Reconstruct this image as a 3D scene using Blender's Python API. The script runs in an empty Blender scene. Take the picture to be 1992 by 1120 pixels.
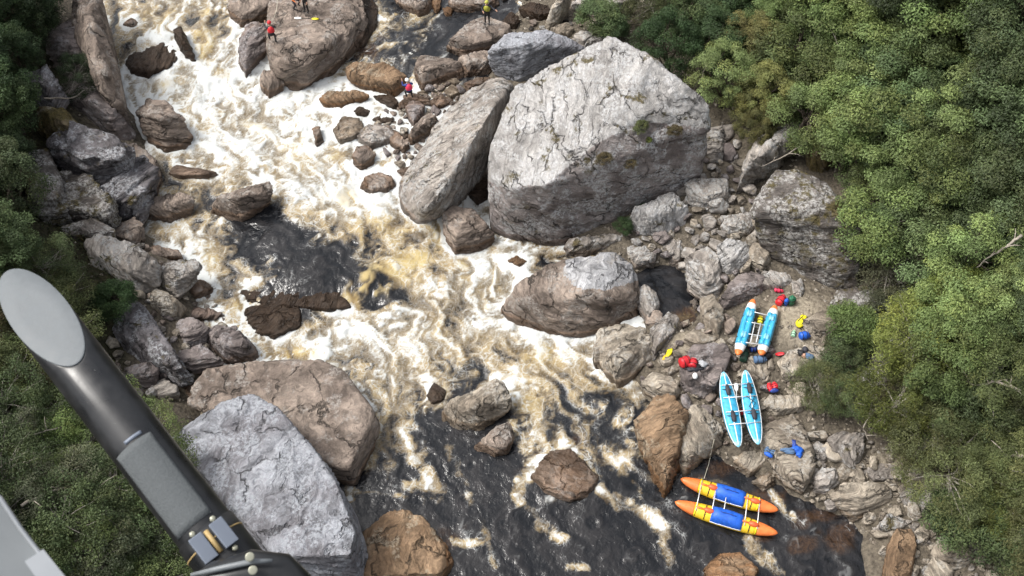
import bpy, bmesh, math, random
import numpy as np
from mathutils import Vector, Matrix, Euler

random.seed(7)
RNG = np.random.default_rng(11)
scene = bpy.context.scene
COL = scene.collection

# ------------------------------------------------------------------ camera
IW, IH, FPX = 1992.0, 1120.0, 2000.0          # photograph size and focal length in its pixels
CAMZ, PITCH = 45.0, math.radians(53.1)
cam_d = bpy.data.cameras.new('camera')
cam_d.sensor_width = 36.0
cam_d.lens = 36.0 * FPX / IW
cam_d.clip_start = 0.05
cam_d.clip_end = 2000
cam_d.dof.use_dof = True
cam_d.dof.focus_distance = 55.0
cam_d.dof.aperture_fstop = 15.0
cam = bpy.data.objects.new('camera', cam_d)
cam.location = (0, 0, CAMZ)
cam.rotation_euler = (math.pi / 2 - PITCH, 0, 0)
COL.objects.link(cam)
scene.camera = cam

# ------------------------------------------------------------------ light
SUN_EL, SUN_AZ = math.radians(56), math.radians(-82)   # azimuth from +Y towards +X
world = bpy.data.worlds.new('World')
scene.world = world
world.use_nodes = True
wn, wl = world.node_tree.nodes, world.node_tree.links
wn.clear()
sky = wn.new('ShaderNodeTexSky'); sky.sky_type = 'NISHITA'; sky.sun_disc = False
sky.sun_elevation = SUN_EL; sky.sun_rotation = SUN_AZ
sky.air_density = 1.0; sky.dust_density = 6.0; sky.ozone_density = 1.0
hsv = wn.new('ShaderNodeHueSaturation'); hsv.inputs['Saturation'].default_value = 0.3
bg = wn.new('ShaderNodeBackground'); bg.inputs['Strength'].default_value = 0.125
wo = wn.new('ShaderNodeOutputWorld')
wl.new(sky.outputs[0], hsv.inputs['Color']); wl.new(hsv.outputs[0], bg.inputs[0]); wl.new(bg.outputs[0], wo.inputs[0])
sun_d = bpy.data.lights.new('sun', 'SUN'); sun_d.energy = 1.5; sun_d.angle = math.radians(16); sun_d.color = (1.0, 0.96, 0.9)
sun = bpy.data.objects.new('sun', sun_d); COL.objects.link(sun)
sdir = Vector((math.sin(SUN_AZ) * math.cos(SUN_EL), math.cos(SUN_AZ) * math.cos(SUN_EL), math.sin(SUN_EL)))
sun.rotation_euler = sdir.to_track_quat('Z', 'Y').to_euler()
sun.location = sdir * 100
scene.view_settings.view_transform = 'Standard'
scene.view_settings.look = 'None'
scene.view_settings.exposure = 0.74
scene.view_settings.gamma = 1.0
scene.cycles.use_denoising = True
scene.cycles.max_bounces = 6
scene.cycles.diffuse_bounces = 3
scene.cycles.transmission_bounces = 3
scene.cycles.transparent_max_bounces = 6

# ------------------------------------------------------------------ pixel <-> world
CP, SP = math.cos(PITCH), math.sin(PITCH)
FWD = np.array([0, CP, -SP]); UPV = np.array([0, SP, CP]); RGT = np.array([1.0, 0, 0])
CAMP = np.array([0, 0, CAMZ])

def ray(px, py):
    return FWD + RGT * ((px - IW / 2) / FPX) - UPV * ((py - IH / 2) / FPX)

def P(px, py, z):
    d = ray(px, py)
    t = (z - CAMZ) / d[2]
    return CAMP + d * t

def Q(px, py, depth):
    return CAMP + ray(px, py) * depth

def proj(x, y, z):
    dx, dy, dz = x, y, z - CAMZ
    dep = dy * CP - dz * SP
    up = dy * SP + dz * CP
    return IW / 2 + FPX * dx / dep, IH / 2 - FPX * up / dep

def smooth(a, b, x):
    t = np.clip((x - a) / (b - a), 0, 1)
    return t * t * (3 - 2 * t)

# ------------------------------------------------------------------ numpy noise
def _hash(i, j, k, seed):
    h = (i.astype(np.int64) * 374761393 + j.astype(np.int64) * 668265263 + k.astype(np.int64) * 2147483647 + seed * 144269) & 0xffffffff
    h = ((h ^ (h >> 13)) * 1274126177) & 0xffffffff
    h = h ^ (h >> 16)
    return (h & 0xffff) / 65535.0

def vnoise(p, seed=0):
    f = np.floor(p); r = p - f
    r = r * r * r * (r * (r * 6 - 15) + 10)
    i, j, k = f[:, 0], f[:, 1], f[:, 2]
    x, y, z = r[:, 0], r[:, 1], r[:, 2]
    def c(a, b, d): return _hash(i + a, j + b, k + d, seed)
    x00 = c(0, 0, 0) * (1 - x) + c(1, 0, 0) * x
    x10 = c(0, 1, 0) * (1 - x) + c(1, 1, 0) * x
    x01 = c(0, 0, 1) * (1 - x) + c(1, 0, 1) * x
    x11 = c(0, 1, 1) * (1 - x) + c(1, 1, 1) * x
    return (x00 * (1 - y) + x10 * y) * (1 - z) + (x01 * (1 - y) + x11 * y) * z

def fbm(p, oct=4, seed=0, gain=0.5):
    a, s, tot = 1.0, 0.0, 0.0
    q = p.copy()
    for o in range(oct):
        s = s + a * (vnoise(q, seed + o * 17) - 0.5) * 2
        tot += a
        a *= gain
        q = q * 2.03 + 3.7
    return s / tot

def xyz(x, y, z=0.0):
    return np.stack([np.ravel(x), np.ravel(y), np.ravel(np.zeros_like(x) + z)], 1)

# ------------------------------------------------------------------ node helper
class Mat:
    def __init__(self, name):
        self.m = bpy.data.materials.new(name); self.m.use_nodes = True
        self.t = self.m.node_tree; self.t.nodes.clear()
        self.out = self.t.nodes.new('ShaderNodeOutputMaterial')
    def link(self, a, b): self.t.links.new(a, b)
    def node(self, typ, **kw):
        n = self.t.nodes.new(typ)
        for k, v in kw.items(): setattr(n, k, v)
        return n
    def put(self, sock, v):
        if hasattr(v, 'is_output') or isinstance(v, bpy.types.NodeSocket): self.link(v, sock)
        elif v is not None: sock.default_value = v
    def math(self, op, a, b=None, c=None, clamp=False):
        n = self.node('ShaderNodeMath', operation=op, use_clamp=clamp)
        for i, v in enumerate((a, b, c)):
            if v is not None: self.put(n.inputs[i], v)
        return n.outputs[0]
    def mix(self, f, a, b, blend='MIX'):
        n = self.node('ShaderNodeMix', data_type='RGBA', blend_type=blend)
        self.put(n.inputs[0], f); self.put(n.inputs[6], rgba(a)); self.put(n.inputs[7], rgba(b))
        return n.outputs[2]
    def ramp(self, v, lo, hi, a=0.0, b=1.0):
        n = self.node('ShaderNodeMapRange', interpolation_type='SMOOTHSTEP')
        self.put(n.inputs[0], v); self.put(n.inputs[1], lo); self.put(n.inputs[2], hi); self.put(n.inputs[3], a); self.put(n.inputs[4], b)
        return n.outputs[0]
    def noise(self, vec, scale, detail=4, rough=0.55, dist=0.0):
        n = self.node('ShaderNodeTexNoise')
        self.put(n.inputs['Vector'], vec); self.put(n.inputs['Scale'], scale); self.put(n.inputs['Detail'], detail)
        self.put(n.inputs['Roughness'], rough); self.put(n.inputs['Distortion'], dist)
        return n
    def vor(self, vec, scale, feature='DISTANCE_TO_EDGE'):
        n = self.node('ShaderNodeTexVoronoi', feature=feature)
        self.put(n.inputs['Vector'], vec); self.put(n.inputs['Scale'], scale)
        return n.outputs['Distance']
    def attr(self, name):
        return self.node('ShaderNodeAttribute', attribute_name=name)
    def vmul(self, v, s):
        n = self.node('ShaderNodeVectorMath', operation='MULTIPLY'); self.put(n.inputs[0], v); n.inputs[1].default_value = s
        return n.outputs[0]
    def vadd(self, a, b):
        n = self.node('ShaderNodeVectorMath', operation='ADD'); self.put(n.inputs[0], a); self.put(n.inputs[1], b)
        return n.outputs[0]
    def bump(self, h, strength=0.5, dist=0.05, normal=None):
        n = self.node('ShaderNodeBump'); n.inputs['Strength'].default_value = strength; n.inputs['Distance'].default_value = dist
        self.put(n.inputs['Height'], h)
        if normal is not None: self.link(normal, n.inputs['Normal'])
        return n.outputs[0]
    def principled(self, color, rough=0.7, normal=None, metal=0.0, spec=0.5):
        b = self.node('ShaderNodeBsdfPrincipled')
        self.put(b.inputs['Base Color'], rgba(color)); self.put(b.inputs['Roughness'], rough); self.put(b.inputs['Metallic'], metal)
        self.put(b.inputs['Specular IOR Level'], spec)
        if normal is not None: self.link(normal, b.inputs['Normal'])
        self.link(b.outputs[0], self.out.inputs[0])
        return b

def rgba(c):
    if isinstance(c, (tuple, list)) and len(c) == 3: return (c[0], c[1], c[2], 1.0)
    return c

def plain(name, col, rough=0.6, var=0.12, metal=0.0, scale=6.0, bump=0.15):
    m = Mat(name)
    tc = m.node('ShaderNodeTexCoord').outputs['Object']
    n = m.noise(tc, scale, 5)
    f = m.ramp(n.outputs[0], 0.3, 0.7)
    c = m.mix(f, tuple(x * (1 - var) for x in col), tuple(min(1, x * (1 + var)) for x in col))
    r = m.ramp(n.outputs[0], 0.3, 0.7, rough - 0.08, min(1, rough + 0.08))
    m.principled(c, r, m.bump(n.outputs[0], bump, 0.01), metal)
    return m.m

# ------------------------------------------------------------------ rock materials
def rockmat(name, ca, cb, lichen=0.0, lcol=(0.55, 0.56, 0.55), moss=0.0, crack=0.5, stain=0.4, stcol=(0.30, 0.15, 0.06), fol=1.0, pcol=None):
    m = Mat(name)
    tc = m.node('ShaderNodeTexCoord').outputs['Object']
    oi = m.node('ShaderNodeObjectInfo')
    off = m.node('ShaderNodeCombineXYZ')
    for i in range(3): m.link(m.math('MULTIPLY', oi.outputs['Random'], 37.0 + 11 * i), off.inputs[i])
    p = m.vadd(tc, off.outputs[0])
    warp = m.noise(p, 0.7, 3)
    wv = m.node('ShaderNodeVectorMath', operation='SCALE'); m.link(warp.outputs['Color'], wv.inputs[0]); wv.inputs['Scale'].default_value = 0.9
    pw = m.vadd(p, wv.outputs[0])
    big = m.noise(pw, 0.45, 5, 0.6).outputs[0]
    col = m.mix(m.ramp(big, 0.36, 0.64), ca, cb)
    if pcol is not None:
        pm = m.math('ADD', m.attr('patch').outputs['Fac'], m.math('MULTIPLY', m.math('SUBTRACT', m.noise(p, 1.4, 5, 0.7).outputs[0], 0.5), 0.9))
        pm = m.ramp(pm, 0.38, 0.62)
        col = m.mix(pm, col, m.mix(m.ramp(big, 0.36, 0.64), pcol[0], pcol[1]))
    # thin foliation streaks along the bedding
    st = m.noise(m.vmul(pw, (0.55, 0.55, 6.0)), 1.6, 8, 0.66).outputs[0]
    st2 = m.noise(m.vmul(pw, (0.45, 0.45, 2.6)), 1.5, 5, 0.6).outputs[0]
    stc = m.math('ADD', m.math('MULTIPLY', st, 0.6), m.math('MULTIPLY', st2, 0.4))
    stm = m.ramp(stc, 0.34, 0.66, 1 - 0.62 * fol, 1 + 0.42 * fol)
    vm = m.node('ShaderNodeVectorMath', operation='SCALE'); m.link(col, vm.inputs[0]); m.link(stm, vm.inputs['Scale'])
    col = vm.outputs[0]
    fine = m.noise(pw, 9.0, 6, 0.7).outputs[0]
    fm = m.ramp(fine, 0.3, 0.7, 0.84, 1.14)
    vm2 = m.node('ShaderNodeVectorMath', operation='SCALE'); m.link(col, vm2.inputs[0]); m.link(fm, vm2.inputs['Scale'])
    col = vm2.outputs[0]
    # joints and cracks
    cw = m.noise(p, 2.2, 4); cwv = m.node('ShaderNodeVectorMath', operation='SCALE'); m.link(cw.outputs['Color'], cwv.inputs[0]); cwv.inputs['Scale'].default_value = 0.55
    pc = m.vadd(m.vmul(pw, (0.55, 0.55, 1.5)), cwv.outputs[0])
    ce = m.vor(pc, 0.8)
    gate = m.ramp(m.noise(p, 0.9, 2).outputs[0], 0.42, 0.60)
    cr = m.math('MULTIPLY', m.ramp(ce, 0.0, 0.045, 1.0, 0.0), gate)
    col = m.mix(m.math('MULTIPLY', cr, crack), col, (0.02, 0.018, 0.015))
    if lichen > 0:
        lp = m.noise(p, 0.8, 5, 0.65).outputs[0]
        ls = m.noise(p, 6.5, 5, 0.75).outputs[0]
        lm = m.math('MULTIPLY', m.ramp(lp, 0.56 - 0.25 * lichen, 0.62 - 0.15 * lichen), m.ramp(ls, 0.42, 0.58))
        col = m.mix(m.math('MULTIPLY', lm, 0.85), col, lcol)
    geo = m.node('ShaderNodeNewGeometry')
    if moss > 0:
        sep = m.node('ShaderNodeSeparateXYZ'); m.link(geo.outputs['Normal'], sep.inputs[0])
        mp = m.noise(p, 0.9, 6, 0.7).outputs[0]
        mm = m.math('MULTIPLY', m.ramp(mp, 0.60 - 0.22 * moss, 0.68 - 0.18 * moss), m.ramp(sep.outputs[2], -0.2, 0.5))
        mcol = m.mix(m.ramp(fine, 0.35, 0.65), (0.045, 0.038, 0.010), (0.14, 0.11, 0.04))
        col = m.mix(m.math('MULTIPLY', mm, 0.9), col, mcol)
    # tide marks of the tannin-brown river: rusty stain, then wet rock
    wet = m.attr('wet').outputs['Fac']
    wn_ = m.math('ADD', wet, m.math('MULTIPLY', m.math('SUBTRACT', m.noise(p, 1.6, 4).outputs[0], 0.5), 0.7))
    col = m.mix(m.math('MULTIPLY', m.ramp(wn_, 0.15, 0.6), stain), col, m.mix(0.5, stcol, col))
    dk = m.math('MULTIPLY', m.ramp(wn_, 0.5, 0.9), 0.72)
    dkc = m.node('ShaderNodeVectorMath', operation='SCALE'); m.link(col, dkc.inputs[0]); dkc.inputs['Scale'].default_value = 0.28
    col = m.mix(dk, col, dkc.outputs[0])
    rough = m.math('SUBTRACT', m.ramp(fine, 0.3, 0.7, 0.72, 0.92), m.math('MULTIPLY', dk, 0.65))
    h = m.math('ADD', m.math('ADD', m.math('MULTIPLY', st, 1.0), m.math('MULTIPLY', st2, 1.3)), m.math('MULTIPLY', fine, 0.25))
    h = m.math('SUBTRACT', h, m.math('MULTIPLY', cr, 0.8))
    m.principled(col, rough, m.bump(h, 1.0, 0.17), 0.0, 0.3)
    return m.m

RM = {
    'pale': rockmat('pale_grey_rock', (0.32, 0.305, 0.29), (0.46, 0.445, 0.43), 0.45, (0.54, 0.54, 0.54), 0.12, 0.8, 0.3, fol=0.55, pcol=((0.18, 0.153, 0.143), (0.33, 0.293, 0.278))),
    'blue': rockmat('blue_grey_rock', (0.20, 0.195, 0.21), (0.31, 0.318, 0.345), 0.45, (0.40, 0.42, 0.455), 0.0, 0.6, 0.3, fol=0.8),
    'violet': rockmat('violet_grey_rock', (0.11, 0.10, 0.103), (0.22, 0.207, 0.215), 0.35, (0.42, 0.43, 0.45), 0.1, 0.6, 0.4, fol=0.95),
    'grey': rockmat('grey_rock', (0.25, 0.222, 0.197), (0.41, 0.372, 0.333), 0.4, (0.47, 0.47, 0.46), 0.05, 0.6, 0.4, fol=0.9),
    'brown': rockmat('brown_rock', (0.17, 0.135, 0.112), (0.33, 0.268, 0.222), 0.15, (0.36, 0.33, 0.30), 0.0, 0.7, 0.6, fol=0.9, pcol=((0.30, 0.30, 0.31), (0.44, 0.44, 0.45))),
    'mauve': rockmat('mauve_rock', (0.16, 0.135, 0.128), (0.28, 0.24, 0.225), 0.3, (0.36, 0.34, 0.34), 0.0, 0.6, 0.5, fol=0.75),
    'rust': rockmat('rust_rock', (0.20, 0.130, 0.078), (0.33, 0.225, 0.140), 0.1, (0.36, 0.30, 0.22), 0.0, 0.6, 0.9, (0.34, 0.16, 0.06), fol=0.9),
    'tan': rockmat('tan_rock', (0.25, 0.21, 0.165), (0.44, 0.385, 0.31), 0.25, (0.48, 0.45, 0.40), 0.0, 0.75, 0.6, (0.30, 0.17, 0.07), fol=0.9),
    'dark': rockmat('lichen_dark_rock', (0.075, 0.066, 0.06), (0.17, 0.15, 0.135), 0.55, (0.46, 0.45, 0.43), 0.5, 0.6, 0.3, fol=0.9),
    'mossy': rockmat('mossy_rock', (0.10, 0.075, 0.04), (0.19, 0.15, 0.09), 0.15, (0.4, 0.38, 0.33), 1.0, 0.5, 0.3, fol=0.8),
    'wet': rockmat('wet_rock', (0.028, 0.024, 0.021), (0.062, 0.052, 0.043), 0.0, (0.3, 0.3, 0.3), 0.0, 0.5, 0.3, fol=0.7),
}

# ------------------------------------------------------------------ water level, terrain
LEV = [(300, 20, 2.2), (420, 60, 2.1), (800, 90, 2.2), (980, 30, 2.4), (300, 120, 1.7), (400, 200, 1.2), (600, 190, 1.3), (700, 210, 1.5),
       (450, 300, 1.1), (600, 300, 1.0), (330, 380, 0.9), (450, 480, 0.85), (560, 520, 0.85), (740, 330, 1.0), (700, 420, 0.8), (760, 470, 0.7),
       (370, 500, 0.7), (460, 620, 0.15), (560, 660, 0.0), (720, 600, 0.1), (860, 540, 0.15), (980, 500, 0.2), (900, 650, 0.0), (1060, 700, 0.0),
       (750, 800, 0.0), (1000, 850, 0.0), (1200, 800, 0.0), (900, 1050, -0.1), (1250, 1050, -0.15), (1550, 1050, -0.2), (1290, 560, 0.45), (1150, 1150, -0.2), (700, 1150, -0.1)]
_lp = np.array([[*P(a, b, c)[:2], c] for a, b, c in LEV])

def level(x, y):
    x = np.asarray(x, float); y = np.asarray(y, float)
    d2 = (x[..., None] - _lp[:, 0]) ** 2 + (y[..., None] - _lp[:, 1]) ** 2
    w = np.exp(-d2 / (2 * 1.9 ** 2)) + 1e-4 / (1 + d2)
    return (w * _lp[:, 2]).sum(-1) / w.sum(-1)

def poly_x(pts):
    w = np.array([P(a, b, 0) for a, b in pts])
    o = np.argsort(w[:, 1])
    return w[o, 1], w[o, 0]
SR = poly_x([(1080, -160), (1040, 0), (985, 90), (960, 200), (985, 330), (1080, 480), (1205, 520), (1235, 600), (1215, 690), (1250, 770), (1310, 850), (1385, 885),
             (1470, 925), (1560, 965), (1660, 1015), (1705, 1075), (1715, 1160), (1720, 1300)])
TR = poly_x([(1230, -160), (1235, 30), (1330, 110), (1420, 230), (1560, 270), (1650, 400), (1720, 520), (1715, 640), (1700, 760), (1690, 850), (1760, 905), (1840, 960), (1920, 1040), (1990, 1120), (2060, 1300)])
SL = poly_x([(180, -160), (205, 40), (238, 180), (265, 260), (300, 330), (300, 420), (285, 480), (375, 560), (410, 640), (395, 700), (375, 760), (380, 810), (470, 900), (560, 1000), (640, 1080), (680, 1140), (700, 1300)])

def terrain(x, y):
    x = np.asarray(x, float); y = np.asarray(y, float)
    L = level(x, y)
    sr = np.interp(y, *SR); tr = np.interp(y, *TR); sl = np.interp(y, *SL)
    jg = 0.75 * fbm(xyz(x * 0.55, y * 0.55, 3.0), 3, 29).reshape(x.shape)
    dR = x - sr + jg; dt = tr - sr; dL = sl - x + jg
    over = np.maximum(dR - dt, 0)
    bR = 0.35 * smooth(0, 0.8, dR) + 0.11 * np.clip(dR, 0, dt) + 0.60 * np.minimum(over, 28) + 0.25 * np.maximum(over - 28, 0)
    bL = 0.5 * smooth(0, 0.8, dL) + 0.35 * np.clip(dL, 0, 4) + 0.62 * np.clip(dL - 4, 0, 24) + 0.2 * np.maximum(dL - 28, 0)
    dep = np.minimum(-dR, -dL)
    bed = -1.3 * smooth(0, 1.6, dep)
    b = np.where(dR > 0, bR, np.where(dL > 0, bL, bed))
    # the still pool between the boulders
    for ax, ay, rx, ry, dp in ((1300, 562, 2.2, 1.9, 1.1), (1340, 620, 1.7, 1.3, 0.75)):
        pp = P(ax, ay, 0.4); d = np.hypot((x - pp[0]) / rx, (y - pp[1]) / ry)
        b = b - dp * smooth(1.15, 0.6, d)
    n = fbm(xyz(x * 0.35, y * 0.35), 4, 3).reshape(x.shape) * (0.25 + 0.5 * smooth(0, 6, np.maximum(over, dL - 2)))
    return L + b + n * np.where(dep > 0, 0.4, 1.0)

def surf(x, y):
    x = np.asarray(x, float); y = np.asarray(y, float)
    t = terrain(x, y)
    L = level(x, y)
    sr = np.interp(y, *SR); sl = np.interp(y, *SL)
    return np.where((x < sr) & (x > sl), np.maximum(t, L), t)

def hit(px, py, off=0.0):
    d = ray(px, py)
    ts = np.linspace(20, 95, 900)
    q = CAMP[None, :] + d[None, :] * ts[:, None]
    under = q[:, 2] < surf(q[:, 0], q[:, 1]) + off
    i = int(np.argmax(under)) if under.any() else 899
    a, b = ts[max(i - 1, 0)], ts[i]
    for _ in range(12):
        m = 0.5 * (a + b); p = CAMP + d * m
        if p[2] < float(surf(p[0:1], p[1:2])[0]) + off: b = m
        else: a = m
    return CAMP + d * b

# ------------------------------------------------------------------ object helpers
def tag(o, label=None, cat=None, group=None, kind=None):
    if label: o['label'] = label
    if cat: o['category'] = cat
    if group: o['group'] = group
    if kind: o['kind'] = kind
    return o

def link(name, me, mat=None, parent=None, loc=None):
    o = bpy.data.objects.new(name, me); COL.objects.link(o)
    if mat is not None and len(me.materials) == 0: me.materials.append(mat)
    if parent is not None: o.parent = parent
    if loc is not None: o.location = loc
    return o

def empty(name, loc=(0, 0, 0), rot=(0, 0, 0)):
    o = bpy.data.objects.new(name, None); COL.objects.link(o)
    o.location = loc; o.rotation_euler = rot; o.empty_display_size = 0.2
    return o

def npmesh(name, v, f, smooth_=True, mat=None):
    """v (n,3) array, f (m,k) int array of equal-size faces"""
    me = bpy.data.meshes.new(name)
    v = np.asarray(v, np.float32); f = np.asarray(f, np.int32)
    k = f.shape[1]
    me.vertices.add(len(v)); me.vertices.foreach_set('co', v.ravel())
    me.loops.add(f.size); me.loops.foreach_set('vertex_index', f.ravel())
    me.polygons.add(len(f)); me.polygons.foreach_set('loop_start', np.arange(0, f.size, k, dtype=np.int32))
    me.polygons.foreach_set('loop_total', np.full(len(f), k, np.int32))
    me.polygons.foreach_set('use_smooth', np.full(len(f), smooth_, bool))
    me.update(calc_edges=True)
    if mat: me.materials.append(mat)
    return me

def addattr(me, name, vals):
    a = me.attributes.new(name, 'FLOAT', 'POINT'); a.data.foreach_set('value', np.asarray(vals, np.float32))

class MB:
    """collects rings, tubes, boxes and lathed shapes, then links one mesh"""
    def __init__(self): self.bm = bmesh.new()
    def ring_loft(self, rings, cap=True):
        rows = [[self.bm.verts.new(p) for p in r] for r in rings]
        n = len(rows[0])
        for a, b in zip(rows[:-1], rows[1:]):
            for i in range(n):
                self.bm.faces.new((a[i], a[(i + 1) % n], b[(i + 1) % n], b[i]))
        if cap:
            self.bm.faces.new(rows[0][::-1]); self.bm.faces.new(rows[-1])
        return self
    def tube(self, pts, rad, sides=6, flat=1.0):
        pts = [Vector(p) for p in pts]
        if not hasattr(rad, '__len__'): rad = [rad] * len(pts)
        rings = []
        for i, p in enumerate(pts):
            t = (pts[min(i + 1, len(pts) - 1)] - pts[max(i - 1, 0)])
            t = t.normalized() if t.length > 1e-9 else Vector((0, 0, 1))
            ref = Vector((0, 0, 1)) if abs(t.z) < 0.92 else Vector((1, 0, 0))
            u = t.cross(ref).normalized(); w = u.cross(t)
            rings.append([p + (u * math.cos(2 * math.pi * k / sides) + w * math.sin(2 * math.pi * k / sides) * flat) * rad[i] for k in range(sides)])
        return self.ring_loft(rings)
    def box(self, c, s, rot=None, bev=0.0):
        r = bmesh.ops.create_cube(self.bm, size=1.0)
        vs = r['verts']
        for v in vs: v.co = Vector((v.co.x * s[0], v.co.y * s[1], v.co.z * s[2]))
        if bev > 0:
            es = list({e for v in vs for e in v.link_edges})
            rr = bmesh.ops.bevel(self.bm, geom=es, offset=bev, segments=2, affect='EDGES', profile=0.5)
            vs = list({v for f in rr['faces'] for v in f.verts} | set(v for v in vs if v.is_valid))
        M = (rot.to_4x4() if rot is not None else Matrix.Identity(4)); M.translation = Vector(c)
        for v in vs: v.co = M @ v.co
        return self
    def ball(self, c, r, sub=2, seed=None, amp=0.0):
        rr = bmesh.ops.create_icosphere(self.bm, subdivisions=sub, radius=1.0)
        vs = rr['verts']
        co = np.array([v.co for v in vs])
        k = 1 + (fbm(co * 1.7 + (seed or 0) * 3.1, 3, seed or 0) * amp if amp else 0)
        for i, v in enumerate(vs):
            q = co[i] * (k[i] if amp else 1)
            v.co = Vector((c[0] + q[0] * r[0], c[1] + q[1] * r[1], c[2] + q[2] * r[2]))
        return self
    def build(self, name, mat, parent=None, loc=None, smooth_=True, rot=None):
        me = bpy.data.meshes.new(name)
        bmesh.ops.recalc_face_normals(self.bm, faces=self.bm.faces[:])
        self.bm.to_mesh(me); self.bm.free()
        me.polygons.foreach_set('use_smooth', np.full(len(me.polygons), smooth_, bool))
        o = link(name, me, mat, parent, loc)
        if rot is not None: o.rotation_euler = rot
        return o
# ================================================================== the ground
def ground_material():
    m = Mat('bank_soil_and_gravel')
    pos = m.node('ShaderNodeNewGeometry').outputs['Position']
    n1 = m.noise(pos, 0.35, 6, 0.6).outputs[0]
    n2 = m.noise(pos, 5.0, 6, 0.7).outputs[0]
    peb = m.vor(pos, 5.5, 'F1')
    f = m.attr('forest').outputs['Fac']
    sa = m.attr('sand').outputs['Fac']
    grav = m.mix(m.ramp(n2, 0.3, 0.7), (0.055, 0.046, 0.036), (0.17, 0.145, 0.11))  # gravel darkened: shade of the gaps between stones put into its colour
    grav = m.mix(sa, grav, m.mix(m.ramp(n2, 0.3, 0.7), (0.19, 0.16, 0.12), (0.40, 0.35, 0.27)))
    soil = m.mix(m.ramp(n2, 0.3, 0.7), (0.018, 0.016, 0.010), (0.06, 0.055, 0.028))
    col = m.mix(m.ramp(m.math('ADD', f, m.math('MULTIPLY', m.math('SUBTRACT', n1, 0.5), 0.8)), 0.3, 0.7), grav, soil)
    h = m.math('ADD', n2, m.math('MULTIPLY', peb, -0.6))
    m.principled(col, 0.9, m.bump(h, 0.8, 0.1), 0, 0.3)
    return m.m

def build_ground():
    xs = np.arange(-110, 110.1, 0.7); ys = np.arange(-40, 150.1, 0.7)
    X, Y = np.meshgrid(xs, ys)
    Z = terrain(X, Y)
    ny, nx = X.shape
    idx = np.arange(nx * ny).reshape(ny, nx)
    f = np.stack([idx[:-1, :-1], idx[:-1, 1:], idx[1:, 1:], idx[1:, :-1]], -1).reshape(-1, 4)
    me = npmesh('ground', np.stack([X, Y, Z], -1).reshape(-1, 3), f, True, ground_material())
    sr = np.interp(Y, *SR); tr = np.interp(Y, *TR); sl = np.interp(Y, *SL)
    fo = np.maximum(smooth(-2.0, 2.0, X - tr), smooth(1.0, 5.0, sl - X))
    addattr(me, 'forest', fo.ravel())
    PX, PY = proj(X, Y, Z)
    sd = np.zeros(X.shape)
    for ax, ay, rx, ry in ((1550, 620, 70, 55), (1330, 670, 50, 30), (1600, 690, 50, 40), (1720, 915, 60, 30), (1820, 960, 50, 40)):
        sd = np.maximum(sd, np.exp(-((PX - ax) / rx) ** 2 - ((PY - ay) / ry) ** 2))
    addattr(me, 'sand', smooth(0.25, 0.75, sd).ravel())
    tag(link('ground', me), kind='structure')
build_ground()

# ================================================================== the river
FOAM = {  # photograph rows of 40 px: first column, foam amount 0-9
    -3: (4, '5667766444333332221111111111'), -1: (4, '5667766444333332221111111111'), 0: (4, '5566766344333332321111111111'), 1: (4, '3367765544333343311111111111'), 2: (4, '3356656777753332221111111111'),
    3: (4, '4566687888865333221100000000'), 4: (5, '8888898888888655444333'), 5: (5, '88888787777776655544433'),
    6: (5, '66777777777777665555444'), 7: (5, '55457777777666655444333'), 8: (5, '44434666677878765544333'),
    9: (5, '33433533488878788654433'), 10: (5, '3344421126787888876533'), 11: (5, '555676211246776775445444'),
    12: (5, '55567762111136655688844344'), 13: (5, '55555666211111567899986655'), 14: (5, '55555543111221268899998776'),
    15: (5, '555555642248899877888888876'), 16: (5, '5555556787899988776667876555555'), 17: (5, '55555556655678886544456666543333'),
    18: (5, '55555555555268885356666654443333'), 19: (5, '5555555555566775323336555443322'), 20: (5, '555555555555655311112544433322'),
    21: (5, '555555555555544211111244332222'), 22: (5, '5555555555554331111113333222211111111111111'), 23: (5, '11111111111112211111112222222111111211111111'),
    24: (5, '11111111111111111111122122221111112222211111'), 25: (5, '11111111111111111111111111122111111122211111'), 26: (5, '11111111111111111111111111112111111111111111'),
    27: (5, '11111111111111111111111111111111111111111111'), 28: (5, '11111111111111111111111111111111111111111111'), 31: (5, '11111111111111111111111111111111111111111111')}
_fm = np.full((36, 56), 1.0)       # rows -3..32, columns -2..53
for _r, (_c, _s) in FOAM.items():
    row = np.full(56, np.nan)
    for _i, _ch in enumerate(_s): row[_c + 2 + _i] = float(_ch)
    ok = ~np.isnan(row)
    _fm[_r + 3] = np.interp(np.arange(56), np.where(ok)[0], row[ok])
for _a, _b in ((-2, -1), (29, 28), (30, 28), (32, 28)): _fm[_a + 3] = _fm[_b + 3]
_fm /= 9.0

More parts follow.
